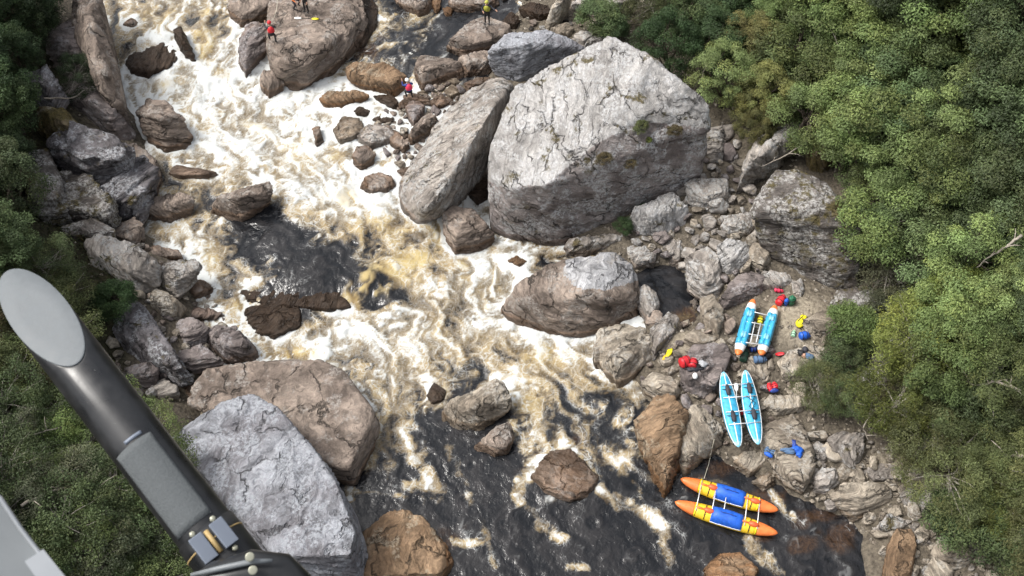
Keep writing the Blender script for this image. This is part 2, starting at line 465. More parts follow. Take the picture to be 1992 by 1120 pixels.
STROKES = [([(760, 720), (772, 800), (795, 880), (830, 950)], 34, 0.62), ([(1010, 760), (1045, 850), (1070, 880)], 40, 0.55), ([(1130, 770), (1190, 850), (1215, 900)], 34, 0.5), ([(880, 880), (915, 980), (960, 1090)], 12, 0.42), ([(1230, 900), (1255, 980)], 10, 0.5),
           ([(1042, 905), (1012, 938), (1022, 985), (1052, 1025), (1085, 1052)], 13, 0.95), ([(1172, 952), (1210, 985), (1275, 1000), (1292, 1045), (1312, 1110)], 13, 0.95),
           ([(1040, 880), (1085, 862), (1150, 880)], 8, 0.8), ([(560, 196), (600, 185), (640, 168), (648, 135)], 18, 0.95), ([(440, 20), (443, 52)], 9, 0.95),
           ([(735, 35), (752, 45), (765, 40)], 9, 0.9), ([(742, 92), (765, 88), (790, 88)], 5, 0.7), ([(880, 1052), (905, 1060), (925, 1058)], 8, 0.9),
           ([(1455, 1045), (1490, 1075), (1520, 1110)], 12, 0.8), ([(1225, 745), (1240, 770), (1250, 760)], 17, 1.0), ([(1236, 775), (1240, 792)], 10, 1.0), ([(688, 955), (690, 975)], 11, 1.0),
           ([(210, 90), (228, 120), (245, 160)], 10, 0.95), ([(215, 30), (212, 60)], 7, 0.8), ([(610, 290), (640, 300), (700, 270)], 9, 0.8), ([(700, 215), (730, 222), (745, 215)], 10, 0.9),
           ([(1505, 945), (1525, 985), (1550, 1010)], 9, 0.65), ([(855, 420), (860, 470)], 9, 0.85), ([(720, 660), (760, 740), (770, 800), (790, 870)], 16, 0.85), ([(960, 640), (1000, 640), (1060, 672), (1110, 690)], 14, 0.9),
           ([(1100, 1112), (1150, 1110)], 8, 0.8), ([(700, 965), (745, 962), (830, 968)], 5, 0.6), ([(750, 270), (760, 300)], 8, 0.7), ([(590, 165), (570, 195)], 8, 0.9),
           ([(890, 690), (960, 720), (1010, 770), (1020, 830)], 10, 0.75), ([(425, 430), (405, 455)], 10, 0.8), ([(480, 560), (470, 600), (478, 640)], 10, 0.8), ([(1020, 0), (1030, 6)], 12, 1.0)]
AMBER = [(405, 100, 24, 34, 1.0), (400, 25, 14, 14, 0.7), (715, 556, 42, 26, 1.0), (800, 500, 34, 20, 1.0), (760, 535, 60, 24, 0.7), (668, 385, 22, 30, 1.0), (570, 692, 60, 16, 0.9), (690, 585, 20, 16, 1.0),
         (905, 525, 14, 34, 0.9), (1060, 690, 60, 28, 0.6), (650, 300, 24, 18, 0.7), (300, 40, 60, 24, 0.35), (760, 440, 90, 40, 0.5), (480, 245, 80, 30, 0.5), (320, 165, 20, 12, 0.7), (855, 455, 12, 30, 0.8),
         (440, 145, 16, 14, 0.8), (960, 590, 60, 30, 0.35), (410, 510, 24, 30, 0.5), (1380, 945, 40, 16, 0.4), (560, 300, 90, 40, 0.35), (470, 590, 18, 22, 0.6), (840, 650, 60, 30, 0.35), (1020, 780, 50, 60, 0.4), (760, 860, 40, 40, 0.3), (430, 140, 18, 14, 0.7)]

def foam_fields(x, y, L):
    px, py = proj(x, y, L)
    w1 = fbm(xyz(x * 0.55, y * 0.55), 3, 21).reshape(x.shape); w2 = fbm(xyz(x * 0.55, y * 0.55, 9.0), 3, 33).reshape(x.shape)
    qx = px + w1 * 30; qy = py + w2 * 26
    u = np.clip((qx - 20) / 40.0 + 2, 0, 54.99); v = np.clip((qy - 20) / 40.0 + 3, 0, 34.99)
    i = np.floor(u).astype(int); j = np.floor(v).astype(int); fx = u - i; fy = v - j
    fx = fx * fx * (3 - 2 * fx); fy = fy * fy * (3 - 2 * fy)
    F = (_fm[j, i] * (1 - fx) + _fm[j, i + 1] * fx) * (1 - fy) + (_fm[j + 1, i] * (1 - fx) + _fm[j + 1, i + 1] * fx) * fy
    F = np.clip(F * 0.88 + smooth(0.2, 0.6, F) * 0.26 * fbm(xyz(x * 0.22, y * 0.3, 2.0), 3, 91).reshape(x.shape) - 0.03, 0.03, 1)
    F0 = F.copy()
    brk = 0.55 + 0.75 * smooth(-0.25, 0.25, fbm(xyz(x * 1.5, y * 1.5, 4.0), 3, 71).reshape(x.shape))
    sx = px + w1 * 16 + 5 * fbm(xyz(x * 2.2, y * 2.2), 2, 51).reshape(x.shape); sy = py + w2 * 16
    for pts, wd, val in STROKES:
        best = np.full(x.shape, 1e9)
        for (ax, ay), (bx, by) in zip(pts[:-1], pts[1:]):
            dx, dy = bx - ax, by - ay
            t = np.clip(((sx - ax) * dx + (sy - ay) * dy) / (dx * dx + dy * dy), 0, 1)
            best = np.minimum(best, np.hypot(sx - ax - t * dx, sy - ay - t * dy))
        F = np.maximum(F, np.minimum(0.72, val * brk * 0.9) * np.exp(-(best / (wd * 1.15)) ** 2))
    A = np.zeros(x.shape)
    for ax, ay, rx, ry, s in AMBER:
        A = np.maximum(A, s * np.exp(-(((px + w1 * 12 - ax) / rx) ** 2 + ((py + w2 * 12 - ay) / ry) ** 2)))
    return F, A, F0

FLOW = [(300, 20, .2, 1), (260, 90, .1, 1), (400, 100, .0, 1), (330, 180, .5, 1), (450, 160, -.2, 1), (450, 250, .8, .9), (380, 330, .7, .5), (560, 300, 1, .6), (640, 330, .8, 1), (700, 420, .7, 1), (600, 420, .9, .7), (330, 450, .5, 1), (400, 500, .4, 1),
        (500, 450, -.5, .3), (520, 520, .3, -.4), (600, 500, .5, .5), (760, 470, .9, .5), (740, 560, .8, -.2), (860, 470, .1, 1), (860, 560, .0, 1), (650, 620, -.3, .9), (560, 670, -.6, .5), (520, 660, .6, .6), (640, 690, 1, .4), (760, 680, .7, .8),
        (740, 780, .2, 1), (760, 880, .1, 1), (900, 640, .3, 1), (900, 720, .1, .8), (1000, 620, .9, .7), (1080, 690, 1, .6), (1160, 760, .6, .9), (1020, 800, .1, 1), (1100, 820, .3, .8), (1010, 940, -.1, 1), (1060, 1040, .6, .9), (1180, 930, .9, .5), (1230, 1000, .9, .4),
        (1300, 1060, .4, 1), (900, 950, .3, 1), (850, 1080, .3, 1), (1420, 1080, .7, .7), (1560, 1020, .5, .8), (1660, 1080, .2, 1), (800, 90, -.7, .6), (740, 60, .4, .8), (690, 130, -.9, .5), (600, 180, -1, .3), (720, 215, -.5, .8), (690, 260, -.4, .9), (760, 320, -.4, .9), (960, 500, .8, .3)]

def lic_fields(X, Y, step):
    """filaments drawn out along the current: noise smeared down a flow field with eddies"""
    fp = np.array([[*P(a, b, 0.5)[:2], c, -d] for a, b, c, d in FLOW])
    small = (slice(None, None, 6), slice(None, None, 6))
    xs, ys = X[small], Y[small]
    d2 = (xs[..., None] - fp[:, 0]) ** 2 + (ys[..., None] - fp[:, 1]) ** 2
    w = np.exp(-d2 / (2 * 2.0 ** 2)) + 1e-5 / (1 + d2); w /= w.sum(-1, keepdims=True)
    u0 = (w * fp[:, 2]).sum(-1); v0 = (w * fp[:, 3]).sum(-1)
    ny, nx = X.shape
    gi = np.clip(np.arange(ny) / 6.0, 0, xs.shape[0] - 1.001); gj = np.clip(np.arange(nx) / 6.0, 0, xs.shape[1] - 1.001)
    def up(a):
        i = gi.astype(int); j = gj.astype(int); fi = (gi - i)[:, None]; fj = (gj - j)[None]
        return (a[i][:, j] * (1 - fj) + a[i][:, j + 1] * fj) * (1 - fi) + (a[i + 1][:, j] * (1 - fj) + a[i + 1][:, j + 1] * fj) * fi
    u, v = up(u0), up(v0)
    psi = fbm(xyz(X * 0.6, Y * 0.6, 1.0), 3, 61).reshape(X.shape) * 1.25 + fbm(xyz(X * 1.6, Y * 1.6, 1.0), 2, 67).reshape(X.shape) * 0.62
    py_, px_ = np.gradient(psi, step)
    u = u + py_ * 1.0; v = v - px_ * 1.0
    m = np.hypot(u, v) + 1e-6; u, v = u / m, v / m
    def sample(a, i, j):
        i = np.clip(i, 0, ny - 1.001); j = np.clip(j, 0, nx - 1.001)
        i0 = i.astype(int); j0 = j.astype(int); fi = i - i0; fj = j - j0
        return (a[i0, j0] * (1 - fj) + a[i0, j0 + 1] * fj) * (1 - fi) + (a[i0 + 1, j0] * (1 - fj) + a[i0 + 1, j0 + 1] * fj) * fi
    I0, J0 = np.mgrid[0:ny, 0:nx].astype(float)
    outs = []
    rs = np.random.default_rng(4)
    fine = rs.random((ny, nx)); 
    mid = fbm(xyz(X * 3.0, Y * 3.0, 5.0), 2, 81).reshape(X.shape)
    for tex, n in ((fine, 9), (mid, 10)):
        acc = tex.copy(); cnt = 1
        for sgn in (1, -1):
            i, j = I0.copy(), J0.copy()
            for k in range(n):
                uu, vv = sample(u, i, j), sample(v, i, j)
                j = j + sgn * uu * 0.9; i = i + sgn * vv * 0.9
                acc += sample(tex, i, j); cnt += 1
        acc /= cnt
        outs.append((acc - acc.mean()) / acc.std())
    return outs

BED = [(1500, 975, 30, 16), (1470, 960, 34, 14), (1590, 1000, 40, 22), (1630, 1050, 36, 30), (1560, 1060, 30, 20), (1400, 905, 34, 22), (1360, 940, 26, 14), (1480, 1050, 24, 10), (840, 765, 30, 26), (1090, 900, 60, 50), (1330, 620, 30, 22), (720, 90, 24, 40), (1300, 900, 20, 40), (860, 1050, 26, 30)]

def water_material():
    m = Mat('peat_stained_whitewater')
    pos = m.node('ShaderNodeNewGeometry').outputs['Position']
    F = m.attr('foam').outputs['Fac']; A = m.attr('amber').outputs['Fac']; B = m.attr('bed').outputs['Fac']
    l1 = m.attr('streak').outputs['Fac']; l2 = m.attr('swirl').outputs['Fac']
    n = m.noise(pos, 1.1, 3); v = m.node('ShaderNodeVectorMath', operation='SCALE'); m.link(n.outputs['Color'], v.inputs[0]); v.inputs['Scale'].default_value = 1.2
    pw = m.vadd(m.vmul(pos, (1, 0.8, 0.35)), v.outputs[0])
    fine = m.noise(pw, 7.0, 4, 0.65, 0.4).outputs[0]
    cell = m.vor(pw, 1.25)
    lace = m.math('SUBTRACT', 1.0, m.math('DIVIDE', cell, m.math('ADD', 0.022, m.math('MULTIPLY', F, 0.055)), clamp=True))
    cell2 = m.vor(pw, 2.9)
    lace2 = m.math('SUBTRACT', 1.0, m.math('DIVIDE', cell2, m.math('ADD', 0.024, m.math('MULTIPLY', F, 0.07)), clamp=True))
    lace = m.math('MAXIMUM', lace, m.math('MULTIPLY', lace2, 0.7))
    lace = m.math('MULTIPLY', lace, m.ramp(l2, -0.6, 0.9, 0.25, 1.0))
    fw = m.ramp(F, 0.05, 0.5, 0.35, 1.0)
    s = m.math('ADD', m.math('MULTIPLY', l1, 0.095), m.math('MULTIPLY', l2, 0.085))
    s = m.math('ADD', s, m.math('MULTIPLY', m.math('SUBTRACT', fine, 0.5), 0.45))
    fl = m.math('ADD', F, m.math('MULTIPLY', s, fw))
    aer = m.ramp(m.math('ADD', fl, m.math('MULTIPLY', A, 0.55)), 0.22, 0.60)
    cell3 = m.vor(pw, 6.2)
    lace3 = m.math('SUBTRACT', 1.0, m.math('DIVIDE', cell3, m.math('ADD', 0.03, m.math('MULTIPLY', F, 0.10)), clamp=True))
    lace = m.math('MAXIMUM', lace, m.math('MULTIPLY', lace3, m.ramp(fine, 0.4, 0.6, 0.1, 0.55)))
    solid = m.ramp(fl, 0.58, 1.0)
    white = m.math('ADD', solid, m.math('MULTIPLY', m.math('MULTIPLY', lace, 0.72), m.ramp(m.math('ADD', F, m.math('MULTIPLY', l2, 0.10)), 0.14, 0.50)), clamp=True)
    crest = m.math('MULTIPLY', m.ramp(m.math('ADD', m.math('MULTIPLY', l1, 0.5), m.math('MULTIPLY', l2, 0.5)), 1.0, 1.9), m.ramp(F, 0.05, 0.22, 0.1, 0.75))
    white = m.math('MAXIMUM', white, crest)
    white = m.math('MULTIPLY', white, m.math('SUBTRACT', 1.0, m.math('MULTIPLY', m.ramp(A, 0.15, 0.9), 0.5)))
    dark = m.mix(m.ramp(l2, -1.5, 1.5), (0.008, 0.009, 0.011), (0.024, 0.023, 0.024))
    dark = m.mix(m.math('MULTIPLY', B, 0.5), dark, m.mix(m.ramp(fine, 0.35, 0.65), (0.030, 0.014, 0.006), (0.10, 0.052, 0.024)))
    tan = m.mix(m.ramp(l2, -1.4, 1.4), (0.115, 0.078, 0.034), (0.37, 0.28, 0.145))
    tan = m.mix(m.ramp(F, 0.5, 0.95, 0.0, 0.3), tan, (0.48, 0.43, 0.32))
    amb = m.mix(m.ramp(l2, -1.4, 1.4), (0.23, 0.15, 0.045), (0.50, 0.39, 0.17))
    tan = m.mix(m.ramp(A, 0.05, 0.75), tan, amb)
    col = m.mix(m.math('MULTIPLY', aer, 0.94), dark, tan)
    col = m.mix(m.math('MULTIPLY', white, 0.94), col, (0.64, 0.665, 0.66))
    rough = m.math('ADD', 0.10, m.math('MULTIPLY', m.math('MAXIMUM', aer, white), 0.6))
    rip = m.noise(pw, 2.2, 5, 0.55, 0.8).outputs[0]
    hb = m.math('ADD', m.math('MULTIPLY', rip, 1.0), m.math('ADD', m.math('MULTIPLY', l1, 0.10), m.math('MULTIPLY', white, 0.35)))
    m.principled(col, rough, m.bump(hb, 0.36, 0.15), 0, 0.42)
    return m.m

def build_water():
    step = 0.105
    xs = np.arange(-36, 26, step); ys = np.arange(8, 72, step)
    X, Y = np.meshgrid(xs, ys)
    L = level(X, Y)
    F, A, F0 = foam_fields(X, Y, L)
    K1, K2 = lic_fields(X, Y, step)
    PX, PY = proj(X, Y, L)
    # foam piles up and trails off where the current meets a rock
    rim = np.zeros(X.shape)
    for poly in POLYS:
        xs_ = [q[0] for q in poly]; ys_ = [q[1] for q in poly]
        mk = (PX > min(xs_) - 30) & (PX < max(xs_) + 30) & (PY > min(ys_) - 30) & (PY < max(ys_) + 30)
        if not mk.any(): continue
        ax, ay = PX[mk] + 6 * K2[mk], PY[mk] + 4 * K1[mk]; best = np.full(ax.shape, 1e9)
        for (x1, y1), (x2, y2) in zip(poly, poly[1:] + poly[:1]):
            dx, dy = x2 - x1, y2 - y1
            t = np.clip(((ax - x1) * dx + (ay - y1) * dy) / (dx * dx + dy * dy), 0, 1)
            best = np.minimum(best, np.hypot(ax - x1 - t * dx, ay - y1 - t * dy))
        rim[mk] = np.maximum(rim[mk], np.exp(-(best / 10.0) ** 2))
    F = np.clip(F + 0.42 * rim * smooth(0.08, 0.5, F), 0, 1)
    Bd = np.zeros(X.shape)
    bw = fbm(xyz(X * 0.9, Y * 0.9, 7.0), 3, 13).reshape(X.shape)
    for ax, ay, rx, ry in BED: Bd = np.maximum(Bd, np.exp(-((PX + 34 * bw - ax) / rx) ** 2 - ((PY - 24 * bw - ay) / ry) ** 2))
    A *= np.clip(0.75 + 0.22 * K2, 0.2, 1.2)
    sr = np.interp(Y, *SR); sl = np.interp(Y, *SL)
    q = xyz(X, Y)
    t1 = fbm(q * np.array([0.8, 0.65, 1]), 4, 5).reshape(X.shape)
    t2 = 1 - np.abs(fbm(q * np.array([1.9, 1.5, 1]), 3, 8).reshape(X.shape)) * 2
    t3 = fbm(q * 3.2, 2, 9).reshape(X.shape)
    Z = L + 0.03 * t1 + 0.012 * t3 + F0 * (0.22 * t1 + 0.03 * t2) + 0.10 * F0 + (0.012 + 0.035 * F0) * K2 + 0.02 * F0 * K1 * 0.6
    # water humping over buried rocks
    for hx, hy, rx, ry, hh in ((285, 115, 1.9, 1.6, 0.5), (405, 95, 0.8, 1.2, 0.35), (720, 545, 1.5, 1.0, 0.3), (1090, 905, 2.2, 1.8, 0.12), (575, 560, 3.0, 1.2, 0.12)):
        c = P(hx, hy, 0.5)
        Z += hh * np.exp(-((X - c[0]) / rx) ** 2 - ((Y - c[1]) / ry) ** 2)
    keep = (X < sr + 1.4) & (X > sl - 1.4)
    pp = P(1300, 565, 0.4)
    p2 = P(1340, 620, 0.4)
    pool = (np.hypot((X - pp[0]) / 2.6, (Y - pp[1]) / 2.3) < 1) | (np.hypot((X - p2[0]) / 1.9, (Y - p2[1]) / 1.5) < 1)
    A = np.maximum(A, 0.5 * np.exp(-(((X - p2[0]) / 1.8) ** 2 + ((Y - p2[1]) / 1.3) ** 2)))
    Z = np.where(pool & ~keep, 0.42 + 0.012 * np.sin(9 * np.hypot(X - pp[0] - 0.5, Y - pp[1] + 1.4)), Z)
    F = np.where(pool & (X > sr - 0.3), 0, F)
    keep |= pool
    ny, nx = X.shape
    idx = np.arange(nx * ny).reshape(ny, nx)
    f = np.stack([idx[:-1, :-1], idx[:-1, 1:], idx[1:, 1:], idx[1:, :-1]], -1).reshape(-1, 4)
    kf = keep.ravel()[f].all(1)
    f = f[kf]
    used = np.unique(f); remap = np.full(nx * ny, -1); remap[used] = np.arange(len(used))
    me = npmesh('river_water', np.stack([X, Y, Z], -1).reshape(-1, 3)[used], remap[f], True, water_material())
    addattr(me, 'foam', F.ravel()[used]); addattr(me, 'amber', A.ravel()[used]); addattr(me, 'streak', K1.ravel()[used]); addattr(me, 'swirl', K2.ravel()[used]); addattr(me, 'bed', smooth(0.2, 0.8, Bd).ravel()[used])
    tag(link('river_water', me), kind='structure')

# ================================================================== boulders
def inpoly(x, y, poly):
    c = False; n = len(poly)
    for i in range(n):
        x1, y1 = poly[i]; x2, y2 = poly[(i + 1) % n]
        if (y1 > y) != (y2 > y) and x < (x2 - x1) * (y - y1) / (y2 - y1) + x1: c = not c
    return c
def hull_mesh(pts):
    bm = bmesh.new()
    for p in pts: bm.verts.new(p)
    r = bmesh.ops.convex_hull(bm, input=bm.verts[:])
    junk = [e for e in r['geom_interior'] if isinstance(e, bmesh.types.BMVert)] + [e for e in r['geom_unused'] if isinstance(e, bmesh.types.BMVert)]
    if junk: bmesh.ops.delete(bm, geom=list(set(junk)), context='VERTS')
    loose = [v for v in bm.verts if not v.link_faces]
    if loose: bmesh.ops.delete(bm, geom=loose, context='VERTS')
    me = bpy.data.meshes.new('hull'); bm.to_mesh(me); bm.free()
    return me

ROCKS = []
POLYS = [[(1190, 73), (1290, 125), (1380, 200), (1375, 250), (1330, 310), (1230, 396), (1105, 482), (1060, 490), (960, 470), (952, 340), (985, 195), (1060, 130)]]
def rock_from_points(name, label, pts, mat, seed, tilt=None, ledge=1.0, vox=None, wetz=None, cat='boulder', group=None, rough=1.0, patch=None, chop=3):
    pts = np.array(pts); c = pts.mean(0); 
    ext = pts.max(0) - pts.min(0); diag = float(np.linalg.norm(ext))
    rs = random.Random(seed)
    if tilt is None: tilt = (rs.uniform(-1.0, 1.0), rs.uniform(-1.0, 1.0), rs.uniform(0, 6.28))
    R = Euler(tilt).to_matrix()
    me = hull_mesh([Vector(p - c) for p in pts])
    if diag > 1.6:
        bm = bmesh.new(); bm.from_mesh(me)
        for _ in range(chop):
            nv = Vector((rs.uniform(-1, 1), rs.uniform(-1, 0.6), rs.uniform(-0.1, 1))).normalized()
            sup = max(v.co.dot(nv) for v in bm.verts)
            r_ = bmesh.ops.bisect_plane(bm, geom=bm.verts[:] + bm.edges[:] + bm.faces[:], plane_co=nv * sup * rs.uniform(0.89, 0.97), plane_no=nv, clear_outer=True)
            eds = [e for e in r_['geom_cut'] if isinstance(e, bmesh.types.BMEdge)]
            if eds: bmesh.ops.contextual_create(bm, geom=eds)
        bmesh.ops.recalc_face_normals(bm, faces=bm.faces[:])
        bm.to_mesh(me); bm.free()
    tmp = bpy.data.objects.new('tmp', me); COL.objects.link(tmp)
    mod = tmp.modifiers.new('r', 'REMESH'); mod.mode = 'VOXEL'; mod.voxel_size = vox or max(0.042, diag / 72)
    mod.use_smooth_shade = True
    dg = bpy.context.evaluated_depsgraph_get()
    m2 = bpy.data.meshes.new_from_object(tmp.evaluated_get(dg))
    bpy.data.objects.remove(tmp); bpy.data.meshes.remove(me)
    n = len(m2.vertices)
    co = np.empty(n * 3, np.float32); m2.vertices.foreach_get('co', co); co = co.reshape(-1, 3).astype(float)
    nr = np.empty(n * 3, np.float32); m2.vertices.foreach_get('normal', nr); nr = nr.reshape(-1, 3).astype(float)
    Rm = np.array(R)
    loc = co @ Rm                        # world offset -> bedding frame (R^-1 * v)
    size = float(np.sort(ext)[1])
    k = 1.0 / max(size, 0.4)
    so = seed * 7.31
    d = size * 0.012 + size * 0.028 * rough * fbm(loc * k * 1.6 + so, 3, seed)
    # bedding ledges
    per = max(0.14, min(0.55, size * 0.10))
    w = loc[:, 2] + 0.35 * size * 0.25 * fbm(loc * k * 2.2 + so, 2, seed + 5)
    t = w / per + 0.8 * fbm(loc * k * 3.0 + so, 2, seed + 9)
    fr = t - np.floor(t); idl = np.floor(t)
    amp = _hash(idl, idl * 0, idl * 0, seed)
    d += ledge * (amp - 0.5) * min(0.24, per * 0.62) * smooth(0, 0.14, fr) * smooth(1.0, 0.9, fr)
    # chips and joints
    r2 = 1 - np.abs(fbm(loc * np.array([1.0, 1.0, 1.7]) * (1.1 + k) + so, 4, seed + 3)) * 2.2
    d -= 0.055 * min(1.5, size * 0.5) * np.clip(r2, 0, 1) ** 5
    d += 0.012 * rough * fbm(loc * 5.0 + so, 2, seed + 2)
    co = co + nr * d[:, None]
    loc = co @ Rm
    m2.vertices.foreach_set('co', loc.astype(np.float32).ravel())
    wz = level(co[:, 0] + c[0], co[:, 1] + c[1])
    z = co[:, 2] + c[2]
    if wetz is not None: wet = np.full(n, wetz)
    else: wet = 1 - smooth(0.22, 0.72, z - wz)
    m2.polygons.foreach_set('use_smooth', np.ones(len(m2.polygons), bool))
    m2.name = name; m2.update()
    addattr(m2, 'wet', wet)
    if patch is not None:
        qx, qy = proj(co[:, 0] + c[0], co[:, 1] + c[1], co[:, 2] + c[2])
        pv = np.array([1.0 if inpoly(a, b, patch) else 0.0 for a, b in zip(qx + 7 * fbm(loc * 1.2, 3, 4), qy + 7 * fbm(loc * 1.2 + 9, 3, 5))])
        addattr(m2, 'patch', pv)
    m2.materials.clear(); m2.materials.append(RM[mat])
    o = bpy.data.objects.new(name, m2); COL.objects.link(o)
    o.location = c; o.rotation_euler = tilt
    tag(o, label, cat, group)
    ROCKS.append(o)
    return o

_seed = [100]
def rock(label, mat, poly, hf=0.45, h=None, top=0.82, slope=0.32, lift=0.0, flat=False, **kw):
    """poly: outline of the rock in the photograph; its foot is found on the ground or water under its lowest point"""
    _seed[0] += 1; sd = _seed[0]; rs = random.Random(sd)
    pa = np.array(poly, float); POLYS.append([tuple(q) for q in poly])
    if flat: top, slope = 0.97, 0.14
    y0, y1 = pa[:, 1].min(), pa[:, 1].max()
    cx = pa[:, 0].mean(); cy = pa[:, 1].mean()
    pa = pa + (pa - np.array([cx, cy])) * min(0.10, 2.5 / (0.5 * (np.ptp(pa[:, 0]) + np.ptp(pa[:, 1])) * 0.5))
    y0, y1 = pa[:, 1].min(), pa[:, 1].max()
    low = pa[pa[:, 1] > y1 - 0.3 * (y1 - y0)]
    g = hit(low[:, 0].mean(), y1 - 0.12 * (y1 - y0))
    z0 = float(g[2]) + lift
    s = FPX / ((CAMZ - z0) / -ray(cx, y1)[2])
    if h is None: h = hf * min(np.ptp(pa[:, 0]), y1 - y0) / s
    zs = z0 - max(0.35, 0.25 * h)
    cw = P(cx, cy, z0 + 0.3 * h)
    pts = []
    for x, y in pa:
        u = (y1 - y) / (y1 - y0)
        zc = z0 - 0.05 + h * top * float(smooth(0.12, 0.85, np.array(u)))
        p = P(x, y, zc); pts.append(p)
        inw = (cw - p); inw[2] = 0
        if u < 0.55:
            b = P(x, y, z0)
            pts.append(b + inw * 0.10 + np.array([0, 0, zs - z0]))
            L = np.linalg.norm(inw) + 1e-6
            rr = (0.78 + rs.uniform(-0.16, 0.18)) * (1 - 0.3 * u)
            if flat: rr = 0.9 + rs.uniform(-0.07, 0.07)
            pts.append(b + inw / L * min(slope * h, 0.6 * L) * rs.uniform(0.7, 1.3) + np.array([0, 0, h * rr]))
        else:
            pts.append(np.array([p[0], p[1], zs]) + inw * np.array([0.45, 0.45, 0]))
    if mat == 'wet': kw.setdefault('wetz', 0.8)
    cc = P(cx, cy, z0 + h * 0.6)
    pts.append(np.array([cc[0], cc[1], z0 + h * (0.93 + rs.uniform(0, 0.07))]))
    return rock_from_points(kw.pop('name', 'boulder'), label, pts, mat, sd, **kw)

# the house-sized boulder, from measured corners (pixel, height above the pool)
big = [(1190, 73, 9.0), (1235, 92, 9.0), (1275, 122, 8.9), (1340, 165, 8.2), (1380, 200, 7.2), (1378, 240, 6.2), (1130, 98, 8.2), (1060, 132, 7.4), (1002, 166, 6.6), (982, 200, 6.1), (956, 275, 5.0),
       (953, 345, 4.2), (1000, 366, 4.6), (1060, 362, 5.2), (1150, 290, 6.4), (1240, 240, 7.0), (1370, 245, 6.3), (958, 465, -0.3), (1000, 482, -0.4), (1060, 490, -0.4), (1105, 482, -0.1), (1232, 396, 2.2), (1335, 308, 3.9), (953, 400, 2.2)]
bp = [P(*q) for q in big] + [P(a, b, z) * np.array([1, 1, 0]) + np.array([0, -0.6, -1.0]) for a, b, z in big[:11]]
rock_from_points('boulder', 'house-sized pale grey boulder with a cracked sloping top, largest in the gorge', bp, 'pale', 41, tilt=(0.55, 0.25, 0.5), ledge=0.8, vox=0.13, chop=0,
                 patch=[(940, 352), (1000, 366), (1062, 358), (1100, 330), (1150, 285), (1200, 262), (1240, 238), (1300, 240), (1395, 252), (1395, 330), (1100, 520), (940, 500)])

R_ = rock
# --- top of the rapid
R_('brown wedge boulder lying above the climber in the red vest', 'brown', [(447, 18), (480, 4), (545, -16), (553, 8), (530, 40), (500, 48), (470, 52), (455, 40)])
R_('smooth wet grey boulder leaning beside the crack with the red-vested climber', 'mauve', [(505, 42), (519, 55), (525, 90), (505, 125), (480, 152), (466, 130), (468, 70), (480, 50)], hf=0.7)
R_('broad brown layered slab with the yellow and white paddle on it', 'brown', [(528, 62), (545, 45), (570, 12), (592, -42), (690, -42), (716, 30), (702, 85), (668, 112), (643, 150), (600, 172), (548, 172), (530, 130)], h=2.5, flat=True, tilt=(0.35, -0.15, 0.2), ledge=1.8)
R_('squat brown knob at the foot of the broad layered slab', 'brown', [(507, 150), (515, 137), (540, 138), (552, 162), (545, 182), (524, 192), (511, 175)], hf=0.7)
R_('low wet shelf of rock running from the slab into the dark pool', 'wet', [(690, -20), (735, 10), (732, 60), (708, 92), (680, 80)], hf=0.2)
R_('dark sharp-edged boulder overhanging the dark pool at the top', 'brown', [(760, -20), (835, -20), (838, 15), (831, 29), (815, 33), (790, 18), (772, 4)])
R_('narrow pinkish stone standing at the back of the dark pool', 'rust', [(840, -20), (860, -20), (856, 22), (848, 28), (840, 10)])
R_('small round pink stone at the back of the dark pool', 'rust', [(862, 15), (872, 12), (881, 18), (878, 33), (868, 31)])
R_('long brown boulder behind the standing paddler in yellow', 'brown', [(872, 0), (890, -14), (960, -20), (968, 8), (952, 20), (905, 25), (880, 20)])
R_('pointed flat slab with the paddler in yellow standing on it', 'brown', [(873, 98), (905, 70), (947, 33), (970, 45), (997, 72), (986, 90), (945, 106), (900, 109)], h=1.1, flat=True, tilt=(0.2, 0.1, 0.4))
R_('blocky brown boulder just below the pointed standing slab', 'brown', [(893, 112), (940, 98), (978, 106), (980, 135), (945, 148), (907, 151), (893, 136)], hf=0.6)
R_('log-shaped brown boulder lying across the pool outlet', 'brown', [(808, 130), (818, 108), (860, 113), (897, 120), (902, 148), (870, 165), (822, 172), (811, 158)], hf=0.6, tilt=(1.3, 0.1, 0.2))
R_('flat-topped orange boulder left of the paddler in the pink vest', 'rust', [(672, 135), (690, 122), (755, 124), (788, 147), (786, 178), (768, 188), (735, 180), (700, 170), (680, 155)], h=1.1, flat=True)
R_('orange-brown lens-shaped rock below the flat-topped orange boulder', 'rust', [(622, 192), (640, 178), (690, 177), (718, 185), (692, 206), (665, 215), (636, 211)], hf=0.6)
R_('small dark stone in the side chute, the upper of two', 'wet', [(685, 222), (700, 208), (720, 214), (716, 227), (695, 229)])
R_('small dark flat stone in the side chute, the lower of two', 'wet', [(724, 232), (740, 225), (765, 229), (766, 240), (741, 243)])
R_('pale rounded rock half awash above the striped grey boulder', 'tan', [(650, 252), (668, 229), (698, 230), (706, 250), (690, 274), (662, 281)], hf=0.35)
R_('striped grey-brown boulder in the middle of the side chute', 'grey', [(695, 264), (715, 244), (755, 242), (766, 260), (756, 284), (722, 292), (702, 282)])
R_('sloping brown splinter on the right of the striped boulder', 'brown', [(756, 250), (771, 255), (798, 292), (787, 299), (757, 286)])
R_('rounded brown boulder at the edge of the foam below the striped one', 'brown', [(687, 302), (695, 286), (715, 283), (729, 300), (722, 325), (705, 333), (691, 325)], hf=0.6)
R_('brown ridged rock beside the lower tip of the long grey boulder', 'brown', [(704, 366), (712, 345), (735, 338), (761, 343), (767, 360), (755, 377), (726, 381)])
R_('thin dark upright rock at the edge of the foam', 'brown', [(608, 252), (622, 245), (629, 275), (616, 286)], hf=0.9)
